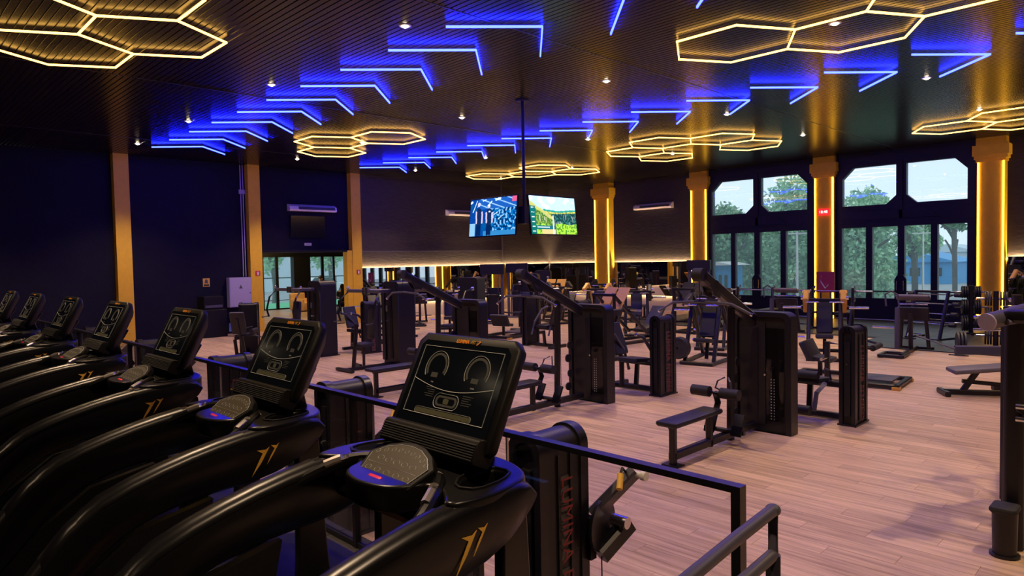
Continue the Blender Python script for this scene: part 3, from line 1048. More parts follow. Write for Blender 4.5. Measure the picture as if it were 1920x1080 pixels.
    sc_ = G().loft([drect(.03, .05, -.085), drect(.03, .012, -.05), drect(.03, 0, -.035), drect(.03, 0, -.006), drect(.03, .006, 0)]).build('display', 'matte', t, ang=50)
    G().loft([drect(.02, .028, .0), drect(.02, .028, .0015)]).build('screen', 'glossb', sc_, label='dark glossy screen')
    # printed graphics
    g = G()
    hh = .0028
    fx, f0, f1 = .205, .095, .335
    def line(pts, r=.0012, closed=False):
        g.tube([dp(u, v, hh) for u, v in pts], r, 4, closed=closed)
    line([(-fx, f0), (fx, f0), (fx, f1), (-fx, f1)], .0013, True)
    line([(fx - 2 * fx * i / 14, .215 - .030 * math.sin(PI * i / 14)) for i in range(15)], .0014)
    for cx in (-.105, .105):
        line([(cx + .058 * math.cos(R(a)), .262 + .058 * math.sin(R(a))) for a in range(-35, 216, 12)], .0011)
    line([(u, v) for u, v in rrect(-.062, .125, .062, .175, .022)], .0012, True)
    line([(u, v) for u, v in rrect(-.145, .096, .145, .118, .0108)], .0008, True)
    g.build('panel_lines', 'print', sc_)
    g = G()
    for cx in (-.105, .105):
        ro = [(cx + .052 * math.cos(R(a)), .262 + .052 * math.sin(R(a))) for a in range(-35, 216, 12)]
        ri = [(cx + .043 * math.cos(R(a)), .262 + .043 * math.sin(R(a))) for a in range(-35, 216, 12)]
        g.loft([[dp(a[0], a[1], .0018), dp(b[0], b[1], .0018), dp(b[0], b[1], .0024), dp(a[0], a[1], .0024)] for a, b in zip(ro, ri)])
        g.loft([[dp(cx - .017, .225, h), dp(cx + .017, .225, h), dp(cx + .017, .242, h), dp(cx - .017, .242, h)] for h in (.0018, .0026)])
    rr_ = rrect(-.054, .132, .054, .168, .016)
    r2_ = rrect(-.044, .139, .044, .161, .010)
    g.loft([[dp(u, v, .0018) for u, v in rr_], [dp(u, v, .0024) for u, v in rr_], [dp(u, v, .0024) for u, v in r2_], [dp(u, v, .0018) for u, v in r2_]], closed=True)
    for sx in (-1, 1):
        for k in range(5):
            a = sx * .075
            b = sx * (.125 - .008 * (k * 7 % 3))
            v = .188 - k * .0075 - (.01 if sx < 0 else 0)
            g.loft([[dp(a, v, h), dp(b, v, h), dp(b, v + .0022, h), dp(a, v + .0022, h)] for h in (.0018, .0024)])
    g.build('dim_print', 'printd', sc_)
    g = G()
    r3 = rrect(-.142, .099, .142, .115, .0078)
    g.loft([[dp(u, v, .0018) for u, v in r3], [dp(u, v, .0023) for u, v in r3]])
    g.loft([[dp(u, v, h) for u, v in ((-.012, .141), (.012, .141), (.015, .155), (.008, .16), (-.013, .159))] for h in (.0018, .0026)])
    g.build('readout_window', 'olive', sc_, label='olive readout windows')
    text('LUMINA', .0175, 'orange', sc_, frame_m(dp(.016, .362, .0018), -ky, dv), 'lettering', label='orange lettering', bold=.0006, shear=.1)
    text('FIT', .0175, 'amber', sc_, frame_m(dp(-.038, .362, .0018), -ky, dv), 'lettering', label='amber lettering', shear=.3)
    g = G()
    g.loft([[dp(-.055 - u, .354 + v, h) for u, v in ((0, 0), (.014, .012), (.002, .014), (.018, .016), (.020, .011), (.006, 0))] for h in (.0016, .0024)])
    g.build('emblem', 'orange', sc_)
    for cx, s_ in ((.105, 'TIME'), (-.105, 'SPEED')):
        text(s_, .007, 'print', sc_, frame_m(dp(cx, .208, .0022), -ky, dv), 'lettering', ext=.0002)
    # accessory ledge
    gl = G()
    gl.loft([[dp(s * .245, v, h) for v, h in ((.062, .002), (.055, .028), (.045, .034), (-.010, .036), (-.022, .028), (-.022, -.04), (.03, -.05))] for s in (-1, 1)])
    le = gl.build('accessory_ledge', 'matte', t, bevel=.004)
    g = G()
    for k in range(7):
        g.loft([[dp(s * .240, v, h) for v, h in ((.040 - k * .0078, .034), (.0375 - k * .0078, .0385), (.035 - k * .0078, .0385), (.0335 - k * .0078, .034))] for s in (-1, 1)])
    g.build('ledge_ribs', 'grip', le)
    gn = G()
    gn.loft([[(x, s * wd, z) for x, s, wd, z in ((1.36, -1, .15, 1.07), (1.50, -1, .15, 1.07), (1.50, 1, .15, 1.07), (1.36, 1, .15, 1.07))],
             [(x, s * wd, z) for x, s, wd, z in ((1.36, -1, .17, 1.17), (1.47, -1, .17, 1.17), (1.47, 1, .17, 1.17), (1.36, 1, .17, 1.17))],
             [(x, s * wd, z) for x, s, wd, z in ((1.44, -1, .17, 1.30), (1.54, -1, .17, 1.28), (1.54, 1, .17, 1.28), (1.44, 1, .17, 1.30))]])
    gn.build('display_neck', 'shell', t, bevel=.012)
    return t
TM = make_treadmill()
tml = ['treadmill nearest the camera, large display in the centre foreground, above the glass guard',
       'second treadmill from the camera, its display standing left of the nearest one',
       'third treadmill from the camera, display with a brown sheen in front of the yellow column',
       'fourth treadmill from the camera, display overlapping the foot of the first yellow column',
       'fifth treadmill from the camera, display against the dark wall left of the column',
       'sixth treadmill from the camera, display near the left edge of the picture',
       'farthest treadmill, display cut by the left edge of the picture']
for i, y in enumerate((1.765, 3.02, 4.42, 5.90, 7.42, 9.05, 10.6)):
    if i == 0:
        TM.location = (0, y, .45)
        tag(TM, tml[0], 'treadmill', 'treadmills in a row on the platform')
    else:
        again(TM, 0, y, 0, tml[i])

# ================================================================== GLASS GUARD, HANDRAIL
ge = empty('glass_guard', 2.2, 1.12, 0, 0, 'long glass guard with a thin black top rail beside the treadmills', 'railing')
GL = 12.6
G().box(-.022, 0, 1.375, .022, GL, 1.40).build('top_rail', 'frame', ge)
G().box(-.022, 0, .0, .022, .035, 1.375).build('end_post', 'frame', ge)
G().box(-.015, 0.0, .455, .015, GL, .485).build('bottom_rail', 'frame', ge)
ys = [.04] + [.04 + 1.14 * k for k in range(1, 12)]
for a, b in zip(ys, ys[1:]):
    G().box(-.004, a + .008, .485, .004, b - .008, 1.375).build('glass_pane', 'guard', ge)
    G().box(-.006, b - .004, .485, .006, b + .004, 1.375).build('glass_joint', 'steel', ge)
for k in (2, 4, 6, 8, 10):
    G().box(-.02, ys[k] + .2, .45, .02, ys[k] + .235, 1.38).build('post', 'frame', ge)

he = empty('stair_handrail', 2.17, 1.0, -.03, 0, 'dark grey two-bar tubular stair handrail in the bottom right foreground', 'railing')
G().tube([(-1.6, 0, 1.22), (-.9, 0, 1.30), (-.25, 0, 1.365), (.0, 0, 1.385)], .021, 14).build('upper_rail', 'frameg', he)
G().tube([(-1.6, 0, 1.07), (-.9, 0, 1.15), (-.25, 0, 1.215), (.0, 0, 1.235)], .021, 14).build('lower_rail', 'frameg', he)
G().tube([(.0, 0, 0.0), (.0, 0, 1.235)], .024, 14).tube([(0, 0, 1.235), (0, 0, 1.37)], .017, 12).build('post', 'frameg', he)
G().ball((0.0, 0, 1.385), .026, 14, 8, (1, 1, .8)).build('end_cap', 'frameg', he)
fix('frameg', Roughness=.45)

# ================================================================== MACHINES
def plate(g, c, ax, r=.22, w=.035):
    "rubber disc with rim and hub around the axis"
    d, a, b = basis(ax)
    prof = [(-w / 2, .028), (-w / 2, .06), (-w / 2 + .008, .065), (-w / 2 + .010, r * .78), (-w / 2, r * .82), (-w / 2, r * .96), (-w / 2 + .006, r), (w / 2 - .006, r), (w / 2, r * .96), (w / 2, r * .82), (w / 2 - .010, r * .78), (w / 2 - .008, .065), (w / 2, .06), (w / 2, .028)]
    n = 20
    g.loft([[Vector(c) + d * h + (a * math.cos(t * 2 * PI / n) + b * math.sin(t * 2 * PI / n)) * rr for t in range(n)] for h, rr in prof], closed=True)
    return g
PLATES = {}
def weight_plate(x, y, z, rz, label, group, r=.22, ax=(0, 1, 0), w=.035):
    key = (r, ax, w)
    if key not in PLATES:
        PLATES[key] = plate(G(), (0, 0, 0), ax, r, w).mesh('weight_plate', 'plate')
    o = bpy.data.objects.new('weight_plate', PLATES[key])
    col.objects.link(o)
    o.location = (x, y, z)
    o.rotation_euler = (0, 0, R(rz))
    return tag(o, label, 'weight plate', group)

def pulley(g, c, ax, r=.055):
    g.lathe(Vector(c) - Vector(ax).normalized() * .012, ax, [(0, r * .3), (0, r), (.008, r), (.012, r * .85), (.016, r), (.024, r), (.024, r * .3)], 16)

def arch(y0, y1, H, r, n=7):
    return [(y0, 0)] + [(y1, 0)][:0] + [(y1, 0)] + arcp(y1 - r, H - r, r, 0, 90, n) + arcp(y0 + r, H - r, r, 90, 180, n)

def short_tower(root, x0=0, x1=.42, y0=0, y1=.20, H=1.28, txt=True, side=-1, pin=True):
    r = min(.13, (y1 - y0) * .46)
    sh = G().prism(arch(y0 + .012, y1 - .012, H - .015, r - .008), 'x', x0 + .02, x1 - .02).build('tower_shroud', 'shroud', root, ang=50)
    for a, b in ((x0 - .015, x0 + .05), (x1 - .05, x1 + .015)):
        G().ringprism(arch(y0, y1, H, r), arch(y0 + .045, y1 - .045, H - .05, r - .035), 'x', a, b).build('arch_rim', 'frame', root, bevel=.006, ang=50)
    # slot and front shield
    ym = (y0 + y1) / 2
    G().box(x0 - .004, ym - .035, .12, x0 + .022, ym + .035, H - .2).build('front_slot', 'shroudd', root)
    ys = y0 if side < 0 else y1
    fl_ = G()
    for xx in (x0 + .13, x1 - .14):
        fl_.box(xx, ys + (0.0 if side < 0 else -.012), .06, xx + .02, ys + (.012 if side < 0 else 0), H - r - .02)
    fl_.build('side_rib', 'shroudd', root)
    if txt:
        text('LUMINA FITNESS', .125, 'redp', sh, frame_m(((x0 + x1) / 2 + .0, ys + side * -.0115 * -1 - (.0 if side < 0 else 0), H * .42), (0, 0, -1), (-side * -1.0, 0, 0) if False else (1, 0, 0)), 'lettering', label='dark red vertical lettering', space=1.05) if side < 0 else None
        if side < 0:
            text('LUMINA FITNESS', .125, 'lumrim', sh, frame_m(((x0 + x1) / 2 + .0, ys + .0125, H * .42), (0, 0, -1), (1, 0, 0)), 'lettering_outline', space=1.05, bold=.006)
    G().box(x0 - .03, y0 - .015, 0, x1 + .03, y1 + .015, .022).build('base_plate', 'frame', root)
    if pin:
        G().cyl((x0 - .03, ym, H * .62), (x0, ym, H * .62), .012, 8).build('selector_pin', 'chrome', root)

# ---- selectorised seated machine: tower at the origin, user part towards +y
def make_seated(kind=0, txt=True):
    e = empty('weight_machine')
    short_tower(e, txt=txt)
    g = G()
    g.beam((.28, .27, .05), (.28, 1.15, .05), .09, .07).beam((.02, 1.12, .045), (.62, 1.12, .045), .09, .07, (0, 0, 1))
    g.beam((.28, .27, .47), (.28, .95, .47), .07, .08)
    g.beam((.12, .85, .05), (.16, .88, .50), .07, .07, (0, 1, 0)).beam((.34, .72, .05), (.38, .72, .42), .07, .07, (0, 1, 0))
    g.build('base_frame', 'frame', e)
    G().slab((.15, .62, .52), (1, 0, -.08), (0, 1, 0), .42, .38, .08, .03).build('seat', 'pad', e)
    G().slab((.20, 1.0, .84), (0, .36, 1), (1, 0, 0), .56, .34, .07, .03).build('backrest', 'pad', e)
    G().beam((.20, .88, .45), (.20, 1.10, .95), .06, .06, (0, 1, 0)).build('back_post', 'frame', e)
    if kind == 0:       # leg extension with rollers
        l = G().tube([(.05, .40, .50), (-.22, .40, .42), (-.30, .40, .20)], .03, 8).build('lever_arm', 'frameg', e)
        G().cyl((-.32, .44, .20), (-.32, .88, .20), .062, 14).build('shin_roller', 'foam', e)
        G().cyl((-.06, .44, .62), (-.06, .86, .62), .055, 14).build('thigh_roller', 'foam', e)
        for y in (.40, .86):
            G().tube([(.26, y, .52), (.2, y, .66), (.05, y, .70)], .014, 7).build('hand_grip', 'frameg', e)
    elif kind == 1:     # chest press levers
        for y in (.34, .92):
            G().tube([(.42, y, .30), (.30, y, .62), (.02, y, .92), (-.18, y, .98)], .028, 8).build('lever_arm', 'frameg', e)
            G().tube([(-.18, y, .98), (-.18, y + (.12 if y < .6 else -.12), .98)], .02, 8).build('hand_grip', 'rubber', e)
            G().ball((-.18, y, .98), .03).build('end_cap', 'chrome', e)
    else:               # long swinging arm with white end caps
        G().beam((-.15, .60, .60), (.25, 1.05, .80), .07, .09).build('lever_arm', 'frameg', e)
        G().tube([(.30, .95, .84), (.12, 1.12, .98), (-.10, 1.16, .92)], .018, 8).build('hand_grip', 'frameg', e)
        G().cyl((-.30, .50, .70), (-.30, .90, .70), .06, 14).build('arm_roller', 'foam', e)
        for p in ((.1, .42, .62), (-.15, .60, .60)):
            G().cyl(p, (p[0], p[1] + .05, p[2]), .03, 12).build('pivot_cap', 'white', e)
        G().lathe((.05, .42, .55), (0, 1, 0), [(0, .02), (0, .17), (.02, .17), (.02, .02)], 20).build('cam_wheel', 'frame', e)
    return e
def done(e, x, y, rz, label, cat='weight machine', group=None):
    e.location = (x, y, 0)
    e.rotation_euler = (0, 0, R(rz))
    return tag(e, label, cat, group)

GS = 'selectorised machines with rounded towers'
m0 = done(make_seated(0), 9.08, 3.10, 0, 'seated leg machine with rounded tower right of the nearest pulldown tower', group=GS)
m1 = done(make_seated(1), 9.12, 6.0, 0, 'seated machine with red-lettered rounded tower right of the second pulldown tower', group=GS)

# machines right behind the guard: their levers point away from the treadmills
def make_guard_machine():
    e = empty('weight_machine')
    short_tower(e, 0, .37, 0, .24, 1.27)
    g = G()
    g.beam((.2, .22, .05), (.2, 1.2, .05), .09, .07).beam((-.1, 1.15, .045), (.5, 1.15, .045), .09, .07)
    g.beam((.34, .12, .62), (.52, .08, .62), .10, .12)
    g.build('base_frame', 'frame', e)
    G().slab((.2, .75, .48), (1, 0, 0), (0, 1, 0), .40, .36, .08, .03).build('seat', 'pad', e)
    G().beam((.2, .75, .05), (.2, .75, .44), .06, .06, (0, 1, 0)).build('seat_post', 'frame', e)
    F = lambda x: .37 + (x - .52) * .60
    G().beam((F(.60), .0, .74), (F(.92), -.16, .98), .085, .06, (0, 1, .2)).build('lever_arm', 'frameg', e)
    G().cyl((F(.90), -.22, .97), (F(.90), -.10, .97), .018, 12).build('pivot_pin', 'white', e)
    G().cyl((F(.90), -.245, .97), (F(.90), -.215, .97), .028, 14).build('end_cap', 'white', e)
    h = G().tube([(F(.84), -.13, .98), (F(.74), -.15, 1.02), (F(.68), -.16, .99)], .009, 7).build('grip_stem', 'frame', e)
    G().cyl((F(.69), -.16, .995), (F(.60), -.19, .93), .018, 12).build('grip', 'yellow', e, label='yellow rubber grip')
    G().lathe((F(.66), -.03, .68), (.2, -1, 0), [(0, .02), (0, .15), (.018, .15), (.018, .02)], 22).build('cam_wheel', 'frame', e)
    G().cyl((F(.78), -.06, .70), (F(.79), -.16, .70), .035, 14).build('bearing', 'chrome', e)
    G().beam((F(.60), -.05, .52), (F(.94), -.10, .66), .09, .10).build('swing_bracket', 'frame', e)
    G().cyl((F(.60), -.06, .18), (F(.60), -.06, .52), .004, 5).build('cable', 'matte', e)
    g = G()
    g.ringprism(rrect(.40, .10, .47, .26, .03), rrect(.418, .13, .452, .21, .015), 'y', -.075, -.055)
    g.build('cable_shackle', 'frame', e)
    G().box(.36, -.03, .50, .41, .06, .74).build('range_adjuster', 'matte', e)
    return e
gm = done(make_guard_machine(), 2.58, 2.44, 0, 'machine with red-lettered rounded tower just behind the guard, nearest the camera', group=GS)
again(gm, 2.68, 4.78, 0, 'machine with red-lettered tower behind the guard, second from the camera, between two treadmill displays')
again(gm, 2.70, 7.10, 0, 'machine with rounded tower behind the guard, third from the camera')
again(gm, 2.70, 9.6, 0, 'machine with rounded tower behind the guard, fourth from the camera')
again(gm, 2.75, 12.5, 0, 'machine with rounded tower at the foot of the first yellow column')

again(m1, 8.98, 14.25, 0, 'rounded low tower machine in front of the third yellow column')
again(m0, 7.45, 16.75, 140, 'rounded low tower machine in front of the grey electrical cabinet')
again(m1, 12.9, 12.4, 180, 'seated machine half hidden behind the second pulldown tower')
again(m0, 12.1, 10.0, 180, 'seated machine standing behind the pulldown machines, right of the second tower')

# ---- lat pulldown and low row with tall stack tower (local origin: tower front centre, user at -x)
def make_pulldown():
    e = empty('pulldown_machine')
    W, H, D = .38, 1.50, .15
    po = lambda a, h, r: [(-a, 0), (a, 0)] + arcp(a - r, h - r, r, 0, 90, 6) + arcp(-a + r, h - r, r, 90, 180, 6)
    G().prism(po(W - .03, H - .03, .09), 'x', .01, D - .01).build('tower_shroud', 'shroudd', e, ang=50)
    G().ringprism(po(W, H, .11), po(W - .07, H - .06, .07), 'x', -.03, D + .02).build('tower_frame', 'frame', e, bevel=.008, ang=50)
    G().box(-.004, -.28, .14, .012, -.02, H - .20).build('stack_window', 'acry', e)
    G().box(-.002, .05, .14, .010, .29, H - .20).build('front_panel', 'shroud', e)
    G().box(-.012, -.05, .10, .004, .04, H - .14).build('centre_post', 'shroud', e)
    g = G()
    for k in range(15):
        g.box(.012, -.27, .16 + k * .035, .10, -.05, .191 + k * .035)
    ws = g.build('weight_stack', 'matte', e)
    ws['kind'] = 'stuff'
    g = G()
    for k in range(15):
        g.box(-.014, -.13, .170 + k * .035, -.008, -.118, .182 + k * .035)
        g.box(-.014, -.165, .170 + k * .035, -.008, -.157, .182 + k * .035)
    o = g.build('weight_numbers', 'print', e)
    o['kind'] = 'stuff'
    G().cyl((-.05, -.14, .80), (.0, -.14, .80), .022, 12).build('selector_knob', 'matte', e)
    G().cyl((-.03, -.05, .72), (.0, -.05, .72), .014, 10).build('selector_pin', 'chrome', e)
    g = G()
    for y in (-W + .10, -W + .22, W - .2):
        g.cyl((.04, y, .05), (.04, y, H - .1), .009, 8)
    g.build('guide_rods', 'chrome', e)['kind'] = 'stuff'
    # mast and boom
    m = G().beam((-.62, .10, 0), (-.58, .10, 1.66), .085, .07, (0, 1, 0)).build('mast', 'frame', e)
    G().beam((-.14, .06, 1.42), (-1.36, .06, 2.00), .12, .13, (0, 0, 1)).build('boom', 'frame', e)
    G().cyl((-1.37, -.0, 2.0), (-1.37, .12, 2.0), .075, 16).build('boom_pulley', 'rubber', e)
    G().cyl((-1.10, .0, 1.86), (-1.10, .12, 1.86), .07, 16).build('boom_pulley', 'rubber', e)
    G().beam((-.10, .06, 1.36), (-.62, .06, 1.60), .08, .06).build('boom_brace', 'frame', e)
    for y in (.005, .115):
        G().prism([(-1.26, 1.94), (-1.16, 1.76), (-1.02, 1.72), (-.98, 1.82)], 'y', y - .004, y + .004).build('pulley_bracket', 'frame', e)
    b = G().tube([(-1.30, .62, 1.58), (-1.33, .42, 1.68), (-1.35, 0.06, 1.70), (-1.33, -.30, 1.68), (-1.30, -.50, 1.58)], .016, 8).build('lat_bar', 'frameg', e)
    for y in (.62, -.50):
        G().cyl((-1.30, y, 1.58), (-1.295, y + (.02 if y > 0 else -.02), 1.57), .020, 10).build('end_cap', 'chrome', b)
    G().cyl((-1.37, .06, 1.70), (-1.37, .06, 2.0), .004, 5).build('cable', 'matte', e)
    for z in (.86, .66, .42, .22):
        g = G()
        pulley(g, (-.10 - (.05 if z in (.66, .22) else 0), W - .10, z), (1, 0, 0) if z < .1 else (0, 1, 0), .062)
        g.build('pulley', 'rubber', e)
    G().cyl((-.30, .30, .25), (-.30, .30, 1.5), .0035, 5).build('cable', 'matte', e)
    # bench, rollers, foot plates
    G().beam((-1.98, .05, .10), (-.10, .05, .10), .07, .09).build('floor_beam', 'frame', e)
    G().slab((-1.60, .05, .455), (1, 0, 0), (0, 1, 0), .98, .26, .055, .03).build('bench_pad', 'pad', e)
    g = G().beam((-1.95, .05, 0), (-1.95, .05, .42), .07, .07, (0, 1, 0)).beam((-1.2, .05, .05), (-1.2, .05, .42), .07, .07, (0, 1, 0)).box(-2.02, -.05, 0, -1.88, .15, .015).beam((-2.0, .05, .41), (-1.1, .05, .41), .05, .04)
    g.build('bench_leg', 'frame', e)
    for y0, y1 in ((.12, .34), (-.24, -.02)):
        G().cyl((-1.06, y0, .645), (-1.06, y1, .645), .062, 16).build('thigh_roller', 'foam', e)
    G().tube([(-1.06, .14, .645), (-1.06, -.04, .645)], .02, 8).tube([(-1.06, .05, .64), (-1.0, .05, .52), (-1.06, .05, .42)], .035, 10).build('roller_stem', 'frame', e)
    for y in (.22, -.12):
        G().slab((-.86, y, .25), (.5, 0, 1), (0, 1, 0), .26, .13, .03, .01).build('foot_plate', 'matte', e)
    G().beam((-.86, .30, .17), (-.86, -.20, .17), .05, .05).build('foot_plate_bar', 'frame', e)
    g = G()
    for s in (-1, 1):
        g.tube([(-.80, .05 + s * .02, .78), (-.86, .05 + s * .08, .74), (-.88, .05 + s * .10, .66), (-.84, .05 + s * .02, .62)], .011, 7)
    g.build('row_handle', 'frameg', e)
    return e
GP = 'pulldown and low row machines'
pd = done(make_pulldown(), 8.13, 3.88, 0, 'pulldown machine with black stack tower nearest the camera, low bench at its left', 'pulldown machine', GP)
again(pd, 8.16, 6.68, 0, 'pulldown machine with black stack tower in the middle, right of the nearest treadmill display')
again(pd, 8.12, 9.48, 0, 'pulldown machine with stack tower rising behind the nearest treadmill display')

# ---- tall slim tower with pivoting arms (fly machine), user at -x
def make_fly():
    e = empty('fly_machine')
    H = 1.80
    a = lambda w, h, r: [(-w, 0), (w, 0)] + arcp(w - r, h - r, r, 0, 90, 6) + arcp(-w + r, h - r, r, 90, 180, 6)
    sh = G().prism(a(.30, H, .12), 'x', 0, .42).build('tower_shroud', 'shroud', e, bevel=.01, ang=50)
    G().box(-.012, -.05, .15, .002, .03, H - .3).build('front_slot', 'matte', e)
    G().prism([(-.31, .1), (-.31, H - .3), (-.20, H - .1), (-.20, .1)], 'x', -.03, .0).build('front_cover', 'shroudd', e)
    G().prism([(.31, .1), (.31, H - .3), (.20, H - .1), (.20, .1)], 'x', -.03, .0).build('front_cover', 'shroudd', e)
    G().box(-.02, .10, 1.15, .003, .16, 1.28).build('instruction_plate', 'lumrim', e)
    G().cyl((-.04, .12, .95), (0, .12, .95), .016, 10).build('selector_pin', 'chrome', e)
    G().box(-.05, -.33, 0, .46, .33, .02).build('base_plate', 'frame', e)
    g = G().beam((-1.15, .0, .04), (.0, .0, .04), .08, .06).beam((-1.15, -.30, .04), (-1.15, .30, .04), .08, .06).beam((-.95, .0, .04), (-.85, .0, .95), .07, .07, (0, 1, 0)).beam((-.62, .25, .04), (-.55, .62, .04), .06, .05)
    g.build('base_frame', 'frame', e)
    G().slab((-.72, .0, .52), (1, 0, 0), (0, 1, 0), .36, .38, .07, .03).build('seat', 'pad', e)
    G().beam((-.70, 0, .08), (-.70, 0, .48), .05, .05, (0, 1, 0)).build('seat_post', 'frame', e)
    G().slab((-.46, .0, .98), (.08, 0, 1), (0, 1, 0), .72, .28, .08, .03).build('backrest', 'pad', e)
    G().beam((-.02, 0, 1.60), (-.60, 0, 1.62), .12, .08).build('head_beam', 'frameg', e)
    for s in (-1, 1):
        G().cyl((-.60, s * .06, 1.55), (-.60, s * .06, 1.69), .055, 14).build('pivot_hub', 'chrome', e)
        A = G().beam((-.60, s * .06, 1.62), (-.66, s * .62, 1.62), .06, .07).build('swing_arm', 'frameg', e)
        G().tube([(-.66, s * .60, 1.60), (-.80, s * .66, 1.45), (-.88, s * .66, 1.15), (-.84, s * .64, .98)], .022, 8).build('lever', 'frame', e)
        G().tube([(-.84, s * .64, 1.0), (-1.02, s * .62, .98)], .017, 8).build('hand_grip', 'rubber', e)
        G().ball((-.66, s * .62, 1.68), .035, 10, 6).build('adjust_knob', 'chrome', e)
    return e
fy = done(make_fly(), 8.35, 12.25, 0, 'tall slim tower fly machine left of the far pulldown tower', 'fly machine', 'tall fly machines')
again(fy, 8.02, 14.95, 0, 'tall slim tower fly machine in front of the hall opening')

# ---- plate loaded press: angled seat and two upper arms
def make_press(arm='frame', hx=1.0):
    e = empty('press_machine')
    g = G()
    for s in (-1, 1):
        g.beam((-.75, s * .38, .04), (.80, s * .30, .04), .07, .07)
    g.beam((-.75, -.42, .04), (-.75, .42, .04), .07, .07).beam((.78, -.34, .04), (.78, .34, .04), .07, .07)
    for s in (-1, 1):
        g.beam((-.60, s * .36, .06), (.18, s * .30, 1.22), .08, .07, (0, 1, 0)).beam((.62, s * .30, .06), (.18, s * .30, 1.22), .08, .07, (0, 1, 0))
    g.beam((.18, -.34, 1.22), (.18, .34, 1.22), .07, .08).beam((.20, 0, .06), (.1, 0, .42), .07, .07, (0, 1, 0))
    g.build('base_frame', 'frame', e)
    G().slab((.32, 0, .46), (1, 0, .15), (0, 1, 0), .42, .34, .08, .03).build('seat', 'pad', e)
    G().slab((.02, 0, .86), (-.34, 0, 1), (0, 1, 0), .74, .32, .08, .03).build('backrest', 'pad', e)
    for s in (-1, 1):
        A = G().beam((-.30, s * .36, .96), (.10, s * .36, 1.40), .11, .15, (0, 1, 0)).beam((.08, s * .36, 1.38), (.46, s * .36, 1.22), .11, .11, (0, 1, 0)).build('press_arm', arm, e, bevel=.006)
        G().cyl((.16, s * .32, 1.28), (.16, s * .46, 1.28), .05, 14).build('pivot_hub', 'chrome', e)
        G().cyl((.46, s * .36, 1.20), (.46, s * .10, 1.20), .018, 10).build('hand_grip', 'chrome', e)
        G().cyl((-.20, s * .42, 1.04), (-.20, s * .85, 1.04), .026, 12).build('plate_horn', 'chrome', e)
        G().cyl((-.20, s * .43, 1.04), (-.20, s * .47, 1.04), .05, 12).build('horn_collar', 'frame', e)
        G().cyl((-.64, s * .42, .34), (-.64, s * .62, .34), .024, 10).build('storage_peg', 'chrome', e)
    return e
# ---- leg press with two ribbed foot plates
def make_legpress(fp='gold'):  # gold on the foot plates stands in for orange light on them
    e = empty('leg_press_machine')
    g = G()
    for s in (-1, 1):
        g.beam((-1.15, s * .34, .04), (1.0, s * .34, .04), .08, .08)
        g.beam((-.30, s * .30, .24), (1.0, s * .30, 1.30), .07, .09, (0, 1, 0))
        g.beam((.95, s * .34, .06), (1.0, s * .34, 1.28), .07, .07, (0, 1, 0))
    g.beam((-1.12, -.38, .04), (-1.12, .38, .04), .08, .08).beam((1.0, -.38, 1.28), (1.0, .38, 1.28), .07, .07).beam((.95, -.38, .04), (.95, .38, .04), .08, .08)
    g.beam((-.9, 0, .06), (-.7, 0, .3), .07, .07, (0, 1, 0))
    g.build('base_frame', 'frame', e)
    G().slab((-.55, 0, .32), (1, 0, -.25), (0, 1, 0), .45, .42, .09, .03).build('seat', 'pad', e)
    G().slab((-.98, 0, .58), (-.62, 0, .8), (0, 1, 0), .72, .42, .09, .03).build('backrest', 'pad', e)
    for s in (-1, 1):
        p = G().slab((.62, s * .21, 1.18), (-.6, 0, .8), (0, 1, 0), .66, .36, .03, .01).build('foot_plate', fp, e)
        g = G()
        for k in range(8):
            c = Vector((.62, s * .21, 1.18)) + Vector((-.6, 0, .8)) * (-.28 + k * .08) + Vector((-.8, 0, -.6)) * .02
            g.beam(c + Vector((0, -.15, 0)), c + Vector((0, .15, 0)), .018, .014)
        g.build('tread_ribs', 'matte', p)['kind'] = 'stuff'
        G().cyl((.45, s * .40, .88), (.45, s * .76, .88), .026, 12).build('plate_horn', 'chrome', e)
    G().beam((.40, -.42, .86), (.40, .42, .86), .10, .10).build('carriage', 'frame', e)
    for s in (-1, 1):
        G().tube([(-.75, s * .30, .35), (-.72, s * .30, .62), (-.60, s * .30, .66)], .016, 7).build('hand_grip', 'frame', e)
    return e
# ---- flat/incline bench with barbell rack
def make_rackbench():
    e = empty('bench_rack')
    g = G()
    for s in (-1, 1):
        g.beam((.35, s * .56, 0), (.30, s * .56, 1.22), .08, .07, (0, 1, 0)).beam((-.5, s * .5, .04), (.45, s * .56, .04), .07, .06)
        g.beam((.62, s * .56, .04), (.33, s * .56, .8), .06, .06, (0, 1, 0)).beam((.3, s * .56, .04), (.7, s * .56, .04), .07, .06)
    g.beam((.35, -.56, .5), (.35, .56, .5), .06, .06).beam((.35, -.56, .05), (.35, .56, .05), .06, .06)
    g.beam((-1.0, 0, .04), (.35, 0, .04), .07, .06).beam((-.95, 0, .04), (-.95, 0, .40), .07, .07, (0, 1, 0)).beam((-1.0, -.25, .03), (-1.0, .25, .03), .06, .05)
    g.build('frame', 'frame', e)
    G().slab((-.42, 0, .45), (1, 0, 0), (0, 1, 0), 1.22, .30, .07, .03).build('bench_pad', 'pad', e)
    for s in (-1, 1):
        for z in (.85, 1.08, 1.2):
            G().prism([(.22, z), (.16, z - .02), (.13, z + .07), (.16, z + .07), (.18, z + .02), (.28, z + .02), (.28, z)], 'y', s * .56 - .02, s * .56 + .02).build('bar_hook', 'frameg', e)
    return e
def make_barbell(L=2.1):
    e = empty('barbell')
    G().cyl((0, -L / 2 + .38, 0), (0, L / 2 - .38, 0), .015, 10).build('shaft', 'steel', e)
    for s in (-1, 1):
        G().cyl((0, s * (L / 2 - .40), 0), (0, s * L / 2, 0), .025, 12).build('sleeve', 'chrome', e)
        G().cyl((0, s * (L / 2 - .42), 0), (0, s * (L / 2 - .39), 0), .036, 12).build('collar', 'steel', e)
    return e
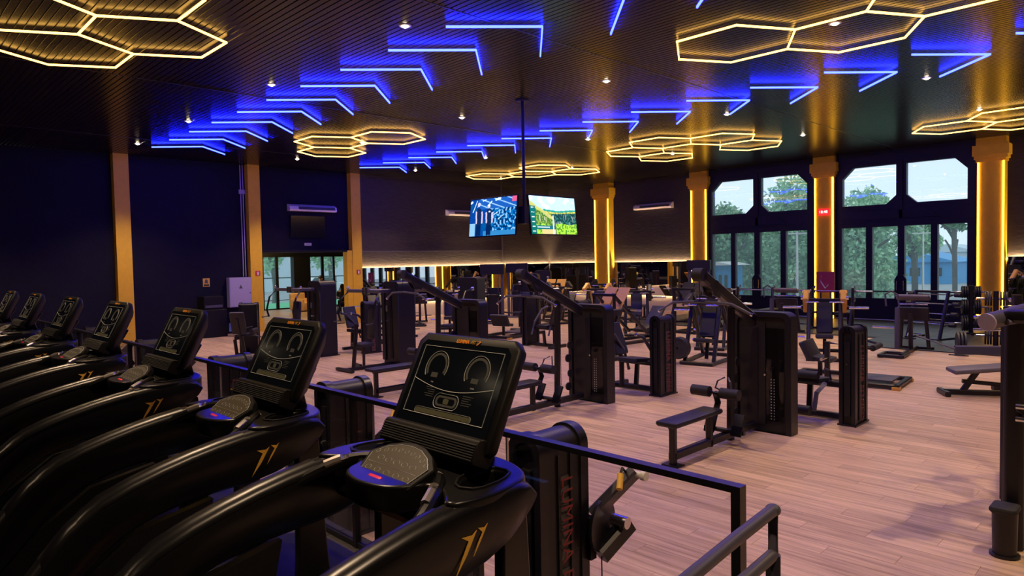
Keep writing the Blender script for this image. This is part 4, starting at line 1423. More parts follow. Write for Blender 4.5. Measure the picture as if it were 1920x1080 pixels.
# ---- chest supported row with chrome posts
def make_row():
    e = empty('row_machine')
    g = G()
    g.beam((-.7, 0, .05), (.9, 0, .05), .08, .08).beam((-.7, -.35, .04), (-.7, .35, .04), .08, .06)
    g.beam((.45, -.38, .04), (1.05, -.38, .04), .07, .06).beam((.45, .05, .04), (1.05, .05, .04), .07, .06).beam((1.05, -.40, .04), (1.05, .07, .04), .07, .06).beam((.45, -.40, .04), (.45, .07, .04), .07, .06)
    g.beam((-.1, 0, .06), (-.05, 0, .86), .10, .08, (0, 1, 0)).beam((-.5, .28, .06), (-.4, .22, .9), .07, .07, (0, 1, 0)).beam((-.5, -.28, .06), (-.4, -.22, .9), .07, .07, (0, 1, 0))
    g.build('base_frame', 'frame', e)
    G().slab((-.30, 0, 1.20), (.85, 0, .5), (0, 1, 0), .20, .66, .07, .03).build('chest_pad', 'padg', e)
    G().slab((-.34, 0, .84), (.3, 0, 1), (0, 1, 0), .30, .62, .05, .02).build('front_panel', 'shroud', e)
    G().cyl((-.32, -.28, 1.05), (-.32, .28, 1.05), .022, 10).build('cross_tube', 'chrome', e)
    G().beam((.15, -.22, .10), (.10, -.22, 1.0), .11, .09, (0, 1, 0)).build('lever_column', 'frameg', e, label='pale grey lever column')
    G().tube([(.12, -.18, 1.0), (.12, -.22, 1.28), (.14, -.34, 1.36), (.12, -.46, 1.28), (.12, -.44, 1.02)], .02, 8).build('handle_loop', 'frameg', e)
    G().cyl((.10, -.28, .55), (.10, -.72, .55), .026, 12).build('plate_horn', 'chrome', e)
    for y in (-.1, .35):
        G().slab((-.52, y, .26), (1, 0, .1), (0, 1, 0), .26, .22, .03, .01).build('foot_plate', 'frame', e)
    G().tube([(-.62, .10, .30), (-.66, .10, .36), (-.66, -.16, .36), (-.62, -.16, .30)], .014, 7).build('foot_loop', 'chrome', e)
    return e
# ---- low floor frame: hip thrust / glute machine
def make_floorframe():
    e = empty('glute_machine')
    g = G()
    g.beam((-.85, -.5, .05), (-.85, .5, .05), .09, .07).beam((.85, -.5, .05), (.85, .5, .05), .09, .07)
    g.beam((-.85, -.46, .05), (.85, -.46, .05), .09, .07).beam((-.85, .46, .05), (.85, .46, .05), .09, .07)
    g.beam((.2, .46, .06), (.2, .46, .72), .08, .08, (0, 1, 0))
    g.build('floor_frame', 'frame', e)
    for x, y in ((-.85, -.5), (.85, -.5), (-.85, .5), (.85, .5)):
        G().box(x - .06, y - .05, 0, x + .06, y + .05, .05).build('foot', 'gold', e, label='gold end foot')
    G().slab((-.35, 0, .10), (1, 0, 0), (0, 1, 0), .8, .62, .03, .01).build('foot_platform', 'frameg', e)
    G().slab((.62, 0, .50), (.5, 0, 1), (0, 1, 0), .36, .60, .09, .03).build('back_pad', 'pad', e)
    G().slab((.42, 0, .36), (1, 0, .1), (0, 1, 0), .40, .40, .08, .03).build('seat', 'pad', e)
    G().beam((.45, 0, .05), (.45, 0, .34), .07, .07, (0, 1, 0)).build('seat_post', 'frame', e)
    G().tube([(.2, .46, .70), (-.2, .46, .66), (-.45, .30, .62), (-.45, -.30, .62), (-.2, -.46, .66)], .022, 8).build('swing_yoke', 'frame', e)
    G().cyl((-.45, -.25, .62), (-.45, .25, .62), .05, 12).build('hip_roller', 'foam', e)
    for s in (-1, 1):
        G().cyl((.2, s * .50, .45), (.2, s * .80, .45), .025, 12).build('plate_horn', 'chrome', e)
    return e
# ---- twin post cable tower
def make_cable():
    e = empty('cable_machine')
    g = G()
    for s in (-1, 1):
        g.beam((0, s * .34, 0), (0, s * .34, 2.02), .10, .10, (0, 1, 0))
    g.box(-.30, -.42, 0, .35, .42, .04)
    g.build('frame', 'frameg', e)
    G().box(-.10, -.42, 1.72, .10, .42, 2.08).build('header_box', 'shroud', e, bevel=.015)
    G().box(.10, -.26, .04, .34, .26, 1.25).build('stack_cover', 'shroudd', e, bevel=.01)
    for s in (-1, 1):
        G().cyl((-.04, s * .2, .04), (-.04, s * .2, 1.74), .015, 10).build('guide_rod', 'chrome', e)
        G().box(-.12, s * .2 - .05, .92, .0, s * .2 + .05, 1.10).build('cable_carriage', 'frame', e)
        g = G()
        pulley(g, (-.13, s * .2, 1.0), (0, 1, 0), .05)
        g.build('pulley', 'rubber', e)
    G().tube([(-.15, -.35, .98), (-.17, -.1, 1.02), (-.17, .15, 1.02), (-.15, .35, .98)], .014, 7).build('cable_bar', 'chrome', e)
    return e
# ---- big stack cabinet
def make_cabinet():
    e = empty('stack_machine')
    a = lambda w, h, r: [(-w, 0), (w, 0)] + arcp(w - r, h - r, r, 0, 90, 5) + arcp(-w + r, h - r, r, 90, 180, 5)
    G().prism(a(.34, 1.75, .10), 'x', 0, .36).build('tower_shroud', 'shroud', e, bevel=.01, ang=50)
    G().box(-.01, -.22, .2, .003, .22, 1.5).build('front_panel', 'shroudd', e)
    G().beam((-1.1, 0, .04), (.0, 0, .04), .08, .06).beam((-1.1, -.3, .04), (-1.1, .3, .04), .08, .06).beam((-.8, 0, .05), (-.75, 0, .45), .07, .07, (0, 1, 0)).build('base_frame', 'frame', e)
    G().slab((-.78, 0, .50), (1, 0, 0), (0, 1, 0), .42, .36, .08, .03).build('seat', 'pad', e)
    G().slab((-.45, 0, .88), (.2, 0, 1), (0, 1, 0), .60, .32, .08, .03).build('chest_pad', 'pad', e)
    for s in (-1, 1):
        G().tube([(-.05, s * .22, 1.45), (-.5, s * .34, 1.40), (-.72, s * .38, 1.10), (-.82, s * .30, .98)], .026, 8).build('lever_arm', 'frame', e)
        G().cyl((-.05, s * .20, 1.45), (-.05, s * .28, 1.45), .06, 12).build('pivot_hub', 'chrome', e)
    return e

# ---- place the plate loaded machines and racks
GPR = 'plate loaded presses'
pr = done(make_press('gold'), 15.0, 5.75, 200, 'shoulder press with gold arms and chrome horns in front of the red card', 'press machine', GPR)
pr2 = done(make_press('frame'), 13.0, 7.35, 190, 'dark angled press with a stack of plates, behind the nearest pulldown boom', 'press machine', GPR)
again(pr2, 15.1, 8.4, 200, 'dark press with curved shields right behind the nearest stack tower')
again(pr2, 13.5, 16.6, 230, 'dark press with round discs right of the tall fly tower')
again(pr2, 16.4, 11.6, 215, 'dark press between the two farther pulldown towers and the mirror')
again(pr, 17.2, 13.6, 200, 'gold-armed press far back before the mirror, left of the lit column')
again(pr2, 17.8, 15.9, 240, 'dark press farthest back in the corner by the left mirror')
again(pr2, 20.6, 16.0, 200, 'dark press in front of the mirror under the wide air conditioner')
lp = done(make_legpress('gold'), 14.7, 10.6, 175, 'leg press with two ribbed foot plates in painted-on orange light right of the lit column', 'leg press', 'leg presses')
lp2 = done(make_legpress('frame'), 18.1, 10.4, 175, 'dark leg press far back near the left window', 'leg press', 'leg presses')
again(lp2, 12.0, 18.2, 230, 'dark leg press in front of the left mirror beside the third column')
rw = done(make_row(), 16.6, 4.55, 185, 'chest-supported row machine with pale grey lever column and wide top pad', 'row machine', 'row machines')
again(rw, 18.6, 8.3, 180, 'row machine near the window behind the gold-armed press')
again(rw, 11.2, 16.2, 210, 'row machine with slanted bars between fly tower and far pulldown')
ff = done(make_floorframe(), 12.35, 4.35, 95, 'low floor frame glute machine with gold feet behind the lone rounded tower', 'glute machine')
cm = done(make_cable(), 16.2, 17.5, 35, 'twin-post cable machine with a square header in the middle distance', 'cable machine', 'cable machines')
again(cm, 18.6, 18.7, 40, 'cable machine farther back beside the first one, near the corner')
again(cm, 21.6, 12.6, 10, 'cable machine beside the lit column at the left window')
cb = done(make_cabinet(), 16.0, 15.6, 30, 'wide grey stack machine behind the second pulldown boom', 'stack machine', 'wide stack machines')
again(cb, 12.2, 14.2, 10, 'wide stack machine behind the far pulldown tower')
again(cb, 21.0, 19.6, 35, 'wide stack machine deep in the room corner')
rbn = done(make_rackbench(), 20.3, 12.0, 180, 'bench rack in front of the left half of the left window', 'bench rack', 'bench racks')
again(rbn, 20.6, 9.9, 180, 'bench rack in front of the right half of the left window')
again(rbn, 20.7, 7.6, 180, 'bench rack in front of the left half of the right window')
again(rbn, 19.9, 14.4, 180, 'bench rack in front of the mirror left of the left window')
bb = make_barbell()
bb.location = (20.3 + .13 - .24 - .15 * 0 - .02, 12.0, 1.115)
def bar(x, y, z, label, first=False):
    o = bb if first else copy_tree(bb)
    o.location = (x, y, z)
    o['label'] = label
    o['category'] = 'barbell'
    o['group'] = 'barbells on the bench racks'
bar(20.07, 12.0, 1.127, 'empty barbell on the rack before the left half of the left window', True)
bar(20.37, 9.9, 1.127, 'empty barbell on the rack before the right half of the left window')
bar(20.47, 7.6, 1.127, 'empty barbell on the rack before the right window')
bar(19.67, 14.4, 1.127, 'empty barbell on the rack in front of the mirror')

again(rw, 14.6, 19.6, 240, 'row machine close to the left mirror, half hidden by the far boom')
again(lp, 19.9, 17.6, 200, 'leg press with foot plates in painted-on orange light deep in the corner before the mirror')
again(ff, 13.9, 14.2, 190, 'low glute machine on the open floor before the twin-post machine')
# plates on horns
for k in range(4):
    weight_plate(12.30 - .05 * k, 7.62 - .01 * k, .33, 100, 'black plate in the row loaded on the dark press behind the nearest boom', 'plates on the dark press', .225)
MT['plate'] = MT['plate']

def make_platetree():
    e = empty('plate_tree')
    g = G()
    g.beam((-.30, 0, .03), (.30, 0, .03), .07, .06).beam((0, -.32, .03), (0, .32, .03), .07, .06).beam((0, 0, 0), (0, 0, 1.30), .10, .10, (0, 1, 0))
    g.build('frame', 'frame', e)
    for z in (.30, .74, 1.13):
        for s in (-1, 1):
            G().cyl((0, s * .05, z), (0, s * .36, z), .026, 12).build('peg', 'chrome', e)
    return e
pt = done(make_platetree(), 21.1, 4.35, 20, 'plate tree loaded with black discs at the foot of the right column', 'plate tree', 'plate trees')
pt2 = again(pt, 18.3, 3.3, 10, 'plate tree carrying discs in front of the right column, nearer the camera')
for (px, py, rz) in ((21.1, 4.35, 20), (18.3, 3.3, 10)):
    ca, sa = math.cos(R(rz)), math.sin(R(rz))
    for z in (.30, .74, 1.13):
        for s in (-1, 1):
            for k in range(3):
                v = s * (.09 + .05 * k)
                weight_plate(px - sa * v, py + ca * v, z, rz, 'black disc on the %s peg, %s side, of the %s plate tree' % ({.30: 'lowest', .74: 'middle', 1.13: 'top'}[z], 'left' if s > 0 else 'right', 'far' if px > 20 else 'nearer'), 'discs on the %s plate tree' % ('far' if px > 20 else 'nearer'), .16 if z > 1 else .2)
# dumbbell/bar rack between them
def make_barrack():
    e = empty('barbell_rack')
    g = G()
    for s in (-1, 1):
        g.beam((.30, s * .42, .03), (-.05, s * .42, 1.22), .07, .07, (0, 1, 0)).beam((-.35, s * .42, .03), (.35, s * .42, .03), .07, .06)
    g.beam((-.05, -.42, 1.2), (-.05, .42, 1.2), .06, .06).beam((.15, -.42, .5), (.15, .42, .5), .05, .05)
    g.build('frame', 'frame', e)
    for z in (.35, .6, .85, 1.08):
        for s in (-1, 1):
            G().beam((.28 - z * .29, s * .42, z), (.10 - z * .29, s * .42, z + .03), .03, .03).build('rack_hook', 'frameg', e)
    return e
br = done(make_barrack(), 19.6, 4.9, 160, 'slanted fixed-barbell rack beside the plate trees', 'barbell rack')
def make_fixedbar():
    e = empty('fixed_barbell')
    G().cyl((0, -.55, 0), (0, .55, 0), .014, 8).build('shaft', 'chrome', e)
    for s in (-1, 1):
        G().cyl((0, s * .53, 0), (0, s * .68, 0), .055, 12).build('end_weight', 'plate', e)
    return e
fb = make_fixedbar()
for k, z in enumerate((.35, .6, .85, 1.08)):
    o = fb if k == 0 else copy_tree(fb)
    lx = .19 - z * .29
    o.location = (19.6 + math.cos(R(160)) * lx, 4.9 + math.sin(R(160)) * lx, z + .045)
    o.rotation_euler = (0, 0, R(160))
    tag(o, 'fixed barbell on the slanted rack, %s from the floor' % ORD[k], 'barbell', 'fixed barbells on the slanted rack')

# right foreground: seated cable row station cut by the picture edge
def make_station():
    e = empty('cable_station')
    # near thick upright with pad topped foot post
    G().beam((.0, 0, .0), (.0, 0, 1.70), .16, .13, (0, 1, 0)).build('upright', 'shroud', e, bevel=.012)
    G().beam((1.95, .36, .0), (1.95, .36, 1.66), .11, .11, (0, 1, 0)).build('rear_upright', 'frame', e, bevel=.01)
    G().beam((.30, -.06, .0), (.30, -.06, 1.68), .10, .16, (0, 1, 0)).build('front_cover', 'shroudd', e, bevel=.01)
    p = G().lathe((-.22, .02, 0), (0, 0, 1), [(0, .095), (.018, .095), (.02, .075), (.32, .08)], 18).build('foot_post', 'frame', e)
    G().slab((-.22, .02, .345), (1, 0, 0), (0, 1, 0), .20, .17, .05, .03).build('foot_pad', 'rubber', p)
    G().beam((-.2, .05, .06), (.1, .0, .06), .08, .08).build('foot_link', 'frame', e)
    G().beam((0, 0, .25), (1.95, .36, .25), .07, .08).build('lower_rail', 'frame', e)
    G().slab((-.02, -.02, 1.735), (1, .1, 0), (-.1, 1, 0), .62, .16, .09, .04).build('top_beam', 'frame', e)
    G().cyl((-.42, .10, 1.70), (.55, -.25, 1.82), .06, 18).build('top_tube', 'frameg', e)
    G().cyl((-.425, .102, 1.70), (-.41, .097, 1.702), .061, 18).build('tube_cap', 'cab', e, label='pale end cap')
    G().tube([(-.34, .0, 1.70), (.0, -.20, 1.70), (.03, -.215, 1.695)], .022, 10).build('hand_bar', 'frameg', e)
    G().ball((.03, -.217, 1.695), .028, 10, 6).build('end_cap', 'chrome', e)
    for z in (.98, 1.07):
        G().cyl((-.10, -.02, z), (-.10, -.09, z), .022, 14).build('pin_sleeve', 'chrome', e)
    G().tube([(-.085, -.03, 1.05), (-.10, -.10, 1.0), (-.11, -.13, .95)], .022, 10).build('hand_grip', 'rubber', e)
    for k in range(6):
        G().beam((.75, .18, .85 + k * .14), (1.15, .26, .85 + k * .14), .03, .03).build('rung', 'frameg', e)
    G().beam((.75, .18, .0), (.75, .18, 1.62), .06, .06, (0, 1, 0)).beam((1.15, .26, .0), (1.15, .26, 1.62), .06, .06, (0, 1, 0)).build('rung_frame', 'frame', e)
    return e
st = done(make_station(), 6.12, .98, 0, 'big dark cable station cut by the right edge of the picture', 'cable machine')

# bench and wheels behind it
def make_slidebench():
    e = empty('abdominal_bench')
    G().slab((0, 0, .42), (1, 0, .10), (0, 1, 0), .95, .42, .07, .04).build('bench_pad', 'padg', e)
    g = G().beam((-.55, 0, .05), (.75, 0, .05), .08, .08).beam((-.55, -.2, .04), (-.55, .2, .04), .08, .08).beam((-.30, 0, .06), (-.10, 0, .38), .08, .07, (0, 1, 0)).beam((.45, 0, .06), (.30, 0, .40), .08, .07, (0, 1, 0)).beam((-.30, 0, .22), (.4, 0, .16), .06, .06)
    g.build('base_frame', 'frame', e)
    G().cyl((.55, -.22, .52), (.55, .22, .52), .065, 16).build('roller', 'foam', e)
    G().cyl((.70, -.22, .62), (.70, .22, .62), .05, 16).build('roller', 'white', e, label='pale roller')
    G().beam((.5, 0, .1), (.62, 0, .6), .06, .06, (0, 1, 0)).build('roller_post', 'frame', e)
    return e
ab = done(make_slidebench(), 12.3, 2.35, -60, 'low sloping bench with grey pad and rollers beside the right-edge station', 'bench')
def make_barframe():
    e = empty('row_machine')
    G().beam((-.1, 0, .62), (.75, -.12, .62), .08, .14).build('cross_bar', 'frameg', e)
    G().tube([(-.1, 0, .64), (-.55, .30, .82)], .02, 8).build('handle', 'frameg', e)
    G().beam((.75, -.12, 0), (.75, -.12, 1.5), .12, .12, (0, 1, 0)).beam((.4, -.12, .04), (1.2, -.12, .04), .08, .08).build('post', 'frame', e)
    for z in (.95, 1.15):
        G().cyl((.55, -.1, z), (.15, -.04, z), .022, 10).build('plate_horn', 'chrome', e)
    return e
rf = done(make_barframe(), 12.75, 2.75, -50, 'plate loaded row post with long grey cross bar near the right edge', 'row machine')
for k in range(3):
    weight_plate(16.9 + .021 * k, 3.72 - .058 * k, .255, 20, 'large black disc standing in the row right of the rubber floor edge', 'large discs standing on the rubber floor', .23, (0, 1, 0), .045)
pb = empty('disc_stand', 16.92, 3.66, 0, 0, 'low stand holding the row of large discs', 'stand')
G().beam((-.2, -.18, .012), (-.2, .18, .012), .03, .02).beam((.2, -.18, .012), (.2, .18, .012), .03, .02).build('rail', 'frame', pb)

# ================================================================== WALL FITTINGS
def aircon(x, y, z, rz, L, label):
    e = empty('air_conditioner', x, y, z, rz, label, 'air conditioner', 'wall air conditioners')
    sec = [(0, .24), (.05, .24), (.20, .16), (.23, .06), (.20, 0), (0, 0)]
    G().prism([(-a, b) for a, b in sec], 'x', -L / 2, L / 2).build('housing', 'acw', e, bevel=.01)
    G().prism([(-.03 - a, b) for a, b in ((.165, .155), (.18, .155), (.215, .06), (.2, .06))], 'x', -L / 2 + .3, L / 2 - .05).build('outlet', 'printd', e)
    for s in (-1, 1):
        G().prism([(-a * 1.02 - .0, b * 1.01) for a, b in sec], 'x', s * L / 2 - .02, s * L / 2 + .02).build('end_cover', 'acw', e)
    for k in range(3):
        G().beam((-L / 2 + .3, -.19 + .01 * k, .03 + .04 * k), (L / 2 - .08, -.19 + .01 * k, .03 + .04 * k), .012, .006).build('louvre', 'acw', e)
    return e
aircon(11.92, YW, 4.05, 0, 1.75, 'white air conditioner on the wall above the unlit television')
aircon(18.9, YW, 4.12, 0, 1.75, 'white air conditioner partly hidden by the left lit screen')
aircon(XW, 16.25, 4.22, -90, 1.8, 'white air conditioner high between the two lit columns')

e = empty('television', 11.75, YW - .02, 3.15, 0, 'unlit black television on the wall above the hall opening', 'television')
G().box(-.66, -.07, 0, .66, -.01, .76).build('casing', 'matte', e, bevel=.005)
G().box(-.64, -.073, .02, .64, -.070, .74).build('screen', 'glossb', e)
e = empty('electrical_cabinet', 9.22, YW - .012, .86, 0, 'pale grey electrical cabinet on the wall left of the second yellow column', 'cabinet')
G().box(-.37, -.22, 0, .37, 0, .96).build('body', 'cab', e, bevel=.008)
G().box(-.35, -.232, .02, .35, -.22, .94).build('door', 'cab', e, bevel=.003)
G().prism([(-.06, .60), (.06, .60), (0, .72)], 'y', -.236, -.233).build('warning_triangle', 'printd', e)
G().cyl((.30, -.25, .45), (.30, -.23, .45), .02, 10).build('lock', 'chrome', e)
g = empty('conduit', 9.45, YW - .04, 0, 0, 'pair of thin pale conduits running up the wall to the ceiling beside the column', 'conduit')
for k, dx in enumerate((-.04, .04)):
    G().cyl((dx, 0, 1.84), (dx, 0, 5.48), .018, 8).build('pipe', 'cab', g)
G().cyl((.05, 0, .3), (.05, 0, .845), .02, 8).build('lower_pipe', 'cab', g)
G().box(-.1, -.03, 4.55, .1, .03, 4.68).build('junction_box', 'cab', g)
e = empty('notice_sign', 8.22, YW - .005, 1.56, 0, 'small yellow notice on the dark wall above the black water cooler', 'sign')
G().box(-.105, -.012, 0, .105, 0, .26).build('board', 'signy', e)
G().box(-.085, -.014, .02, .085, -.012, .07).build('caption_bar', 'matte', e)
G().prism([(-.06, .10), (.06, .10), (.04, .20), (0, .235), (-.04, .20)], 'y', -.014, -.012).build('symbol', 'printd', e)
def firesign(x, y, z, label):
    e = empty('fire_sign', x, y, z, 0, label, 'sign', 'small red fire signs on the columns')
    G().box(-.075, -.012, 0, .075, 0, .16).build('board', 'signr', e)
    G().box(-.03, -.014, .02, .03, -.012, .09).prism([(-.045, .095), (.045, .095), (0, .14)], 'y', -.014, -.012).build('symbol', 'white', e)
firesign(9.80, 21.995, 1.86, 'small red fire sign on the second yellow column')
firesign(13.62, 21.995, 1.80, 'small red fire sign on the third yellow column')
e = empty('water_cooler', 8.15, 21.75, 0, 0, 'black water cooler against the dark wall left of the crouching person', 'water cooler')
G().box(-.38, -.3, 0, .38, .3, .86).build('body', 'matte', e, bevel=.02)
G().box(-.30, -.25, .86, .30, .3, 1.27).build('upper_unit', 'matte', e, bevel=.02)
G().box(-.26, -.262, .92, .26, -.25, 1.0).build('drip_tray', 'frameg', e)
e = empty('exit_sign', 11.75, YW - .01, 2.86, 0, 'tiny white sign on the beam above the hall opening', 'sign')
G().box(-.13, -.02, 0, .13, 0, .09).build('board', 'white', e)
text('SAIDA', .06, 'matte', e, frame_m((0, -.022, .045), (1, 0, 0), (0, 0, 1)), 'lettering')
# red clock display on a column
e = empty('digital_clock', 23.99, 9.22, 3.52, -90, 'red digital clock display on the column between the windows', 'clock')
G().box(-.21, -.05, 0, .21, -.0, .22).build('casing', 'redled', e)
text('18:48', .13, 'redlit', e, frame_m((0, -.053, .11), (1, 0, 0), (0, 0, 1)), 'digits', label='pale glowing digits')

# red card board and bottles by the clock column
e = empty('display_board', 22.9, 8.75, 0, -90, 'dark red board with white emblem standing before the clock column', 'board')
G().box(-.28, -.02, .95, .28, .02, 1.62).build('board', 'crim', e)
G().tube([(-.12, -.025, 1.5), (-.14, -.025, 1.3), (0, -.025, 1.08), (.1, -.025, 1.2)], .02, 6).build('emblem', 'white', e)
G().beam((-.15, 0, 0), (-.15, 0, .95), .04, .03, (0, 1, 0)).beam((.15, 0, 0), (.15, 0, .95), .04, .03, (0, 1, 0)).box(-.25, -.15, 0, .25, .15, .02).build('stand', 'frame', e)

# ================================================================== HANGING SCREENS
def paint_screen(name, fn, parent, W, H, nx=128, ny=72):
    vs = [(-W / 2 + W * i / nx, 0, H * j / ny) for j in range(ny + 1) for i in range(nx + 1)]
    fs = [(j * (nx + 1) + i, j * (nx + 1) + i + 1, (j + 1) * (nx + 1) + i + 1, (j + 1) * (nx + 1) + i) for j in range(ny) for i in range(nx)]
    me = bpy.data.meshes.new(name)
    me.from_pydata(vs, [], fs)
    ca = me.color_attributes.new('Col', 'FLOAT_COLOR', 'CORNER')
    data = []
    for j in range(ny):
        for i in range(nx):
            c = fn((i + .5) / nx, (j + .5) / ny)
            data += [*c, 1] * 4
    ca.data.foreach_set('color', data)
    m = bpy.data.materials.get('screen_picture')
    if not m:
        m = bpy.data.materials.new('screen_picture')
        m.use_nodes = True
        nt = m.node_tree
        b = nt.nodes['Principled BSDF']
        at = nt.nodes.new('ShaderNodeVertexColor')
        at.layer_name = 'Col'
        nt.links.new(at.outputs['Color'], b.inputs['Emission Color'])
        b.inputs['Emission Strength'].default_value = 1.35
        b.inputs['Base Color'].default_value = (0, 0, 0, 1)
        b.inputs['Roughness'].default_value = .3
    me.materials.append(m)
    o = bpy.data.objects.new(name, me)
    col.objects.link(o)
    o.parent = parent
    return o
from mathutils import noise as mnoise
def nz(x, y, s=1.0, o=0.0):
    return mnoise.noise(Vector((x * s, y * s, o)))
def seg(x, y, ax, ay, bx, by):
    dx, dy = bx - ax, by - ay
    t = max(0, min(1, ((x - ax) * dx + (y - ay) * dy) / (dx * dx + dy * dy)))
    return math.hypot(x - ax - t * dx, y - ay - t * dy)
def pic_gym(u, v):
    x, y = u * 1.6, v
    n = nz(x, y, 16, 3)
    n2 = nz(x, y, 5, 8)
    c = (.0, .05 + .06 * max(0, n2), .30)
    if y > .72 and x > .3:
        c = (.01, .10, .42) if (x * .35 + y) % .16 > .03 else (.3, .55, .95)
    if x > .62 and y < .72:
        c = (.25, .5, .8) if n > .22 else ((.0, .14, .45) if n > -.15 else (.0, .02, .10))
    if x < .2 and y < .35:
        c = (.25, .5, .75)
    if y < .12 and x > .5:
        c = (.03, .22, .5)
    for a in ((.1, .66, .24, .96, .012), (.26, .80, .36, .88, .010), (.45, .95, .55, .97, .014), (.62, .80, .76, .92, .014), (.9, .95, 1.05, .98, .03), (.02, .92, .06, .94, .03), (.75, .5, .98, .62, .01), (1.0, .42, 1.2, .55, .008)):
        if seg(x, y, *a[:4]) < a[4]:
            c = (.65, .85, 1.0)
    for cx, hy, w, sh in ((.30, .86, .075, .74), (.66, .80, .085, .70)):
        if seg(x, y, cx - .02, .05, cx - .01, .36) < .045 or seg(x, y, cx + .06, .05, cx + .05, .36) < .045:
            c = (.0, .015, .08)
        if seg(x, y, cx + .02, .36, cx + .02, sh - .05) < w:
            c = (.005, .02, .07)
        if seg(x, y, cx - .08, sh - .08, cx - .06, .36) < .025 or seg(x, y, cx + .13, sh - .10, cx + .14, .36) < .025:
            c = (.62, .52, .68)
        if math.hypot(x - cx - .01, (y - hy) * .8) < .045:
            c = (.60, .55, .70) if cx < .5 or y < hy - .01 else (.85, .9, 1)
    if .66 < x < .72 and .63 < y < .66:
        c = (.7, .8, .95)
    if x > 1.45 and y > .86:
        c = (.7, .1, .2)
    return c
def pic_land(u, v):
    x, y = u * 1.6, v
    n = nz(x, y, 18, 1)
    n2 = nz(x, y, 6, 5)
    ridge = .60 + .02 * math.sin(x * 5)
    c = (.55, .85, 1.0) if n2 < .1 else (.85, .95, 1.0)
    left = .88 - x * .55 + .03 * n2
    if y < ridge + .05 and x > .45:
        c = (.02, .35, .28) if y > ridge else ((.70, .65, .15) if n > 0 else (.35, .45, .05))
    if x > .7 and y < .50 + .05 * x:
        c = (.0, .05, .06) if n < .12 else (.03, .18, .16)
        if nz(x, y * .25, 22, 2) > .28:
            c = (.25, .35, .3)
    if y < left and x < .75:
        c = (.25, .42, .06) if n > .0 else (.06, .20, .03)
        if y > left - .10:
            c = (.60, .60, .15)
        if .28 < x < .62 and .34 < y < .56 and n > .18:
            c = (.5, .5, .4)
    if y < .26 + .05 * n2 and (x < .6 or x > .85):
        c = (.45, .75, .08) if n > -.05 else (.10, .35, .03)
    if x > .88 and y < .30 - abs(x - 1.05) * .4:
        c = (.40, .75, .06) if n > -.1 else (.08, .3, .02)
    if y < .12 and .35 < x < .82:
        c = (.75, .60, .25)
    if abs(x - .76 - (.3 - y) * -.04) < .018 + .05 * max(0, .25 - y) and y < .50:
        c = (.75, .85, .95)
    if x < .18 and y < .74:
        c = (.0, .16, .14)
        if .04 < x < .14 and (y % .125) > .05 and (y % .125) < .085 and n > -.25:
            c = (.75, .9, .85)
    if .18 < x < .74 and .13 < y < .22:
        c = (.0, .16, .22)
        if .2 < x < .62 and .16 < y < .19:
            c = (.75, .9, .9)
    return c
mount = empty('screen_pole', 10.15, 9.95, 0, 0, 'dark pole hanging from the ceiling and carrying the lit screens', 'pole')
G().cyl((0, 0, 2.95), (0, 0, ZC), .035, 12).build('pole', 'frame', mount)
G().box(-.10, -.10, ZC - .03, .10, .10, ZC).build('ceiling_plate', 'frame', mount)
G().box(-.12, -.12, 2.95, .12, .12, 3.3).build('bracket_block', 'frame', mount)
def hang(x, y, z, rz, fn, label):
    e = empty('screen', x, y, z, rz, label, 'television', 'lit screens on the pole')
    e.rotation_euler = (R(-6), 0, R(rz))
    e.rotation_mode = 'XYZ'
    G().box(-.74, .012, -.015, .74, .055, .835).build('casing', 'matte', e, bevel=.005)
    o = paint_screen('picture', fn, e, 1.44, .80)
    o.location = (0, .008, .01)
    G().beam((0, .05, .4), (0, .16, .4), .2, .3).build('wall_bracket', 'frame', e)
    return e
hang(9.90, 10.72, 2.73, -90, pic_gym, 'lit screen on the left of the pole, blue picture of two men in a gym')
hang(10.90, 9.76, 2.73, 0, pic_land, 'lit screen on the right of the pole, green waterfall landscape')

# ================================================================== PEOPLE AND HALL FURNITURE
def skinned(name, joints, edges, mat, parent, sub=1):
    ids = {k: i for i, k in enumerate(joints)}
    me = bpy.data.meshes.new(name)
    me.from_pydata([joints[k][0] for k in joints], [(ids[a], ids[b]) for a, b in edges], [])
    me.materials.append(MT[mat])
    o = bpy.data.objects.new(name, me)
    col.objects.link(o)
    o.parent = parent
    sk = o.modifiers.new('skin', 'SKIN')
    sk.use_smooth_shade = True
    for i, k in enumerate(joints):
        me.skin_vertices[0].data[i].radius = joints[k][1] if isinstance(joints[k][1], tuple) else (joints[k][1], joints[k][1])
        me.skin_vertices[0].data[i].use_root = (i == 0)
    sb = o.modifiers.new('sub', 'SUBSURF')
    sb.levels = sb.render_levels = sub
    return o
BE = [('pelvis', 'belly'), ('belly', 'chest'), ('chest', 'neck'), ('neck', 'head'), ('head', 'crown'), ('pelvis', 'hl'), ('hl', 'kl'), ('kl', 'al'), ('al', 'tl'), ('pelvis', 'hr'), ('hr', 'kr'), ('kr', 'ar'), ('ar', 'tr'),
      ('chest', 'sl'), ('sl', 'el'), ('el', 'wl'), ('wl', 'gl'), ('chest', 'sr'), ('sr', 'er'), ('er', 'wr'), ('wr', 'gr')]
RAD = dict(pelvis=(.14, .11), belly=(.125, .10), chest=(.16, .11), neck=.052, head=(.075, .09), crown=(.06, .065), hl=.088, hr=.088, kl=.058, kr=.058, al=.038, ar=.038, tl=(.035, .025), tr=(.035, .025),
           sl=.058, sr=.058, el=.042, er=.042, wl=.028, wr=.028, gl=(.030, .018), gr=(.030, .018))
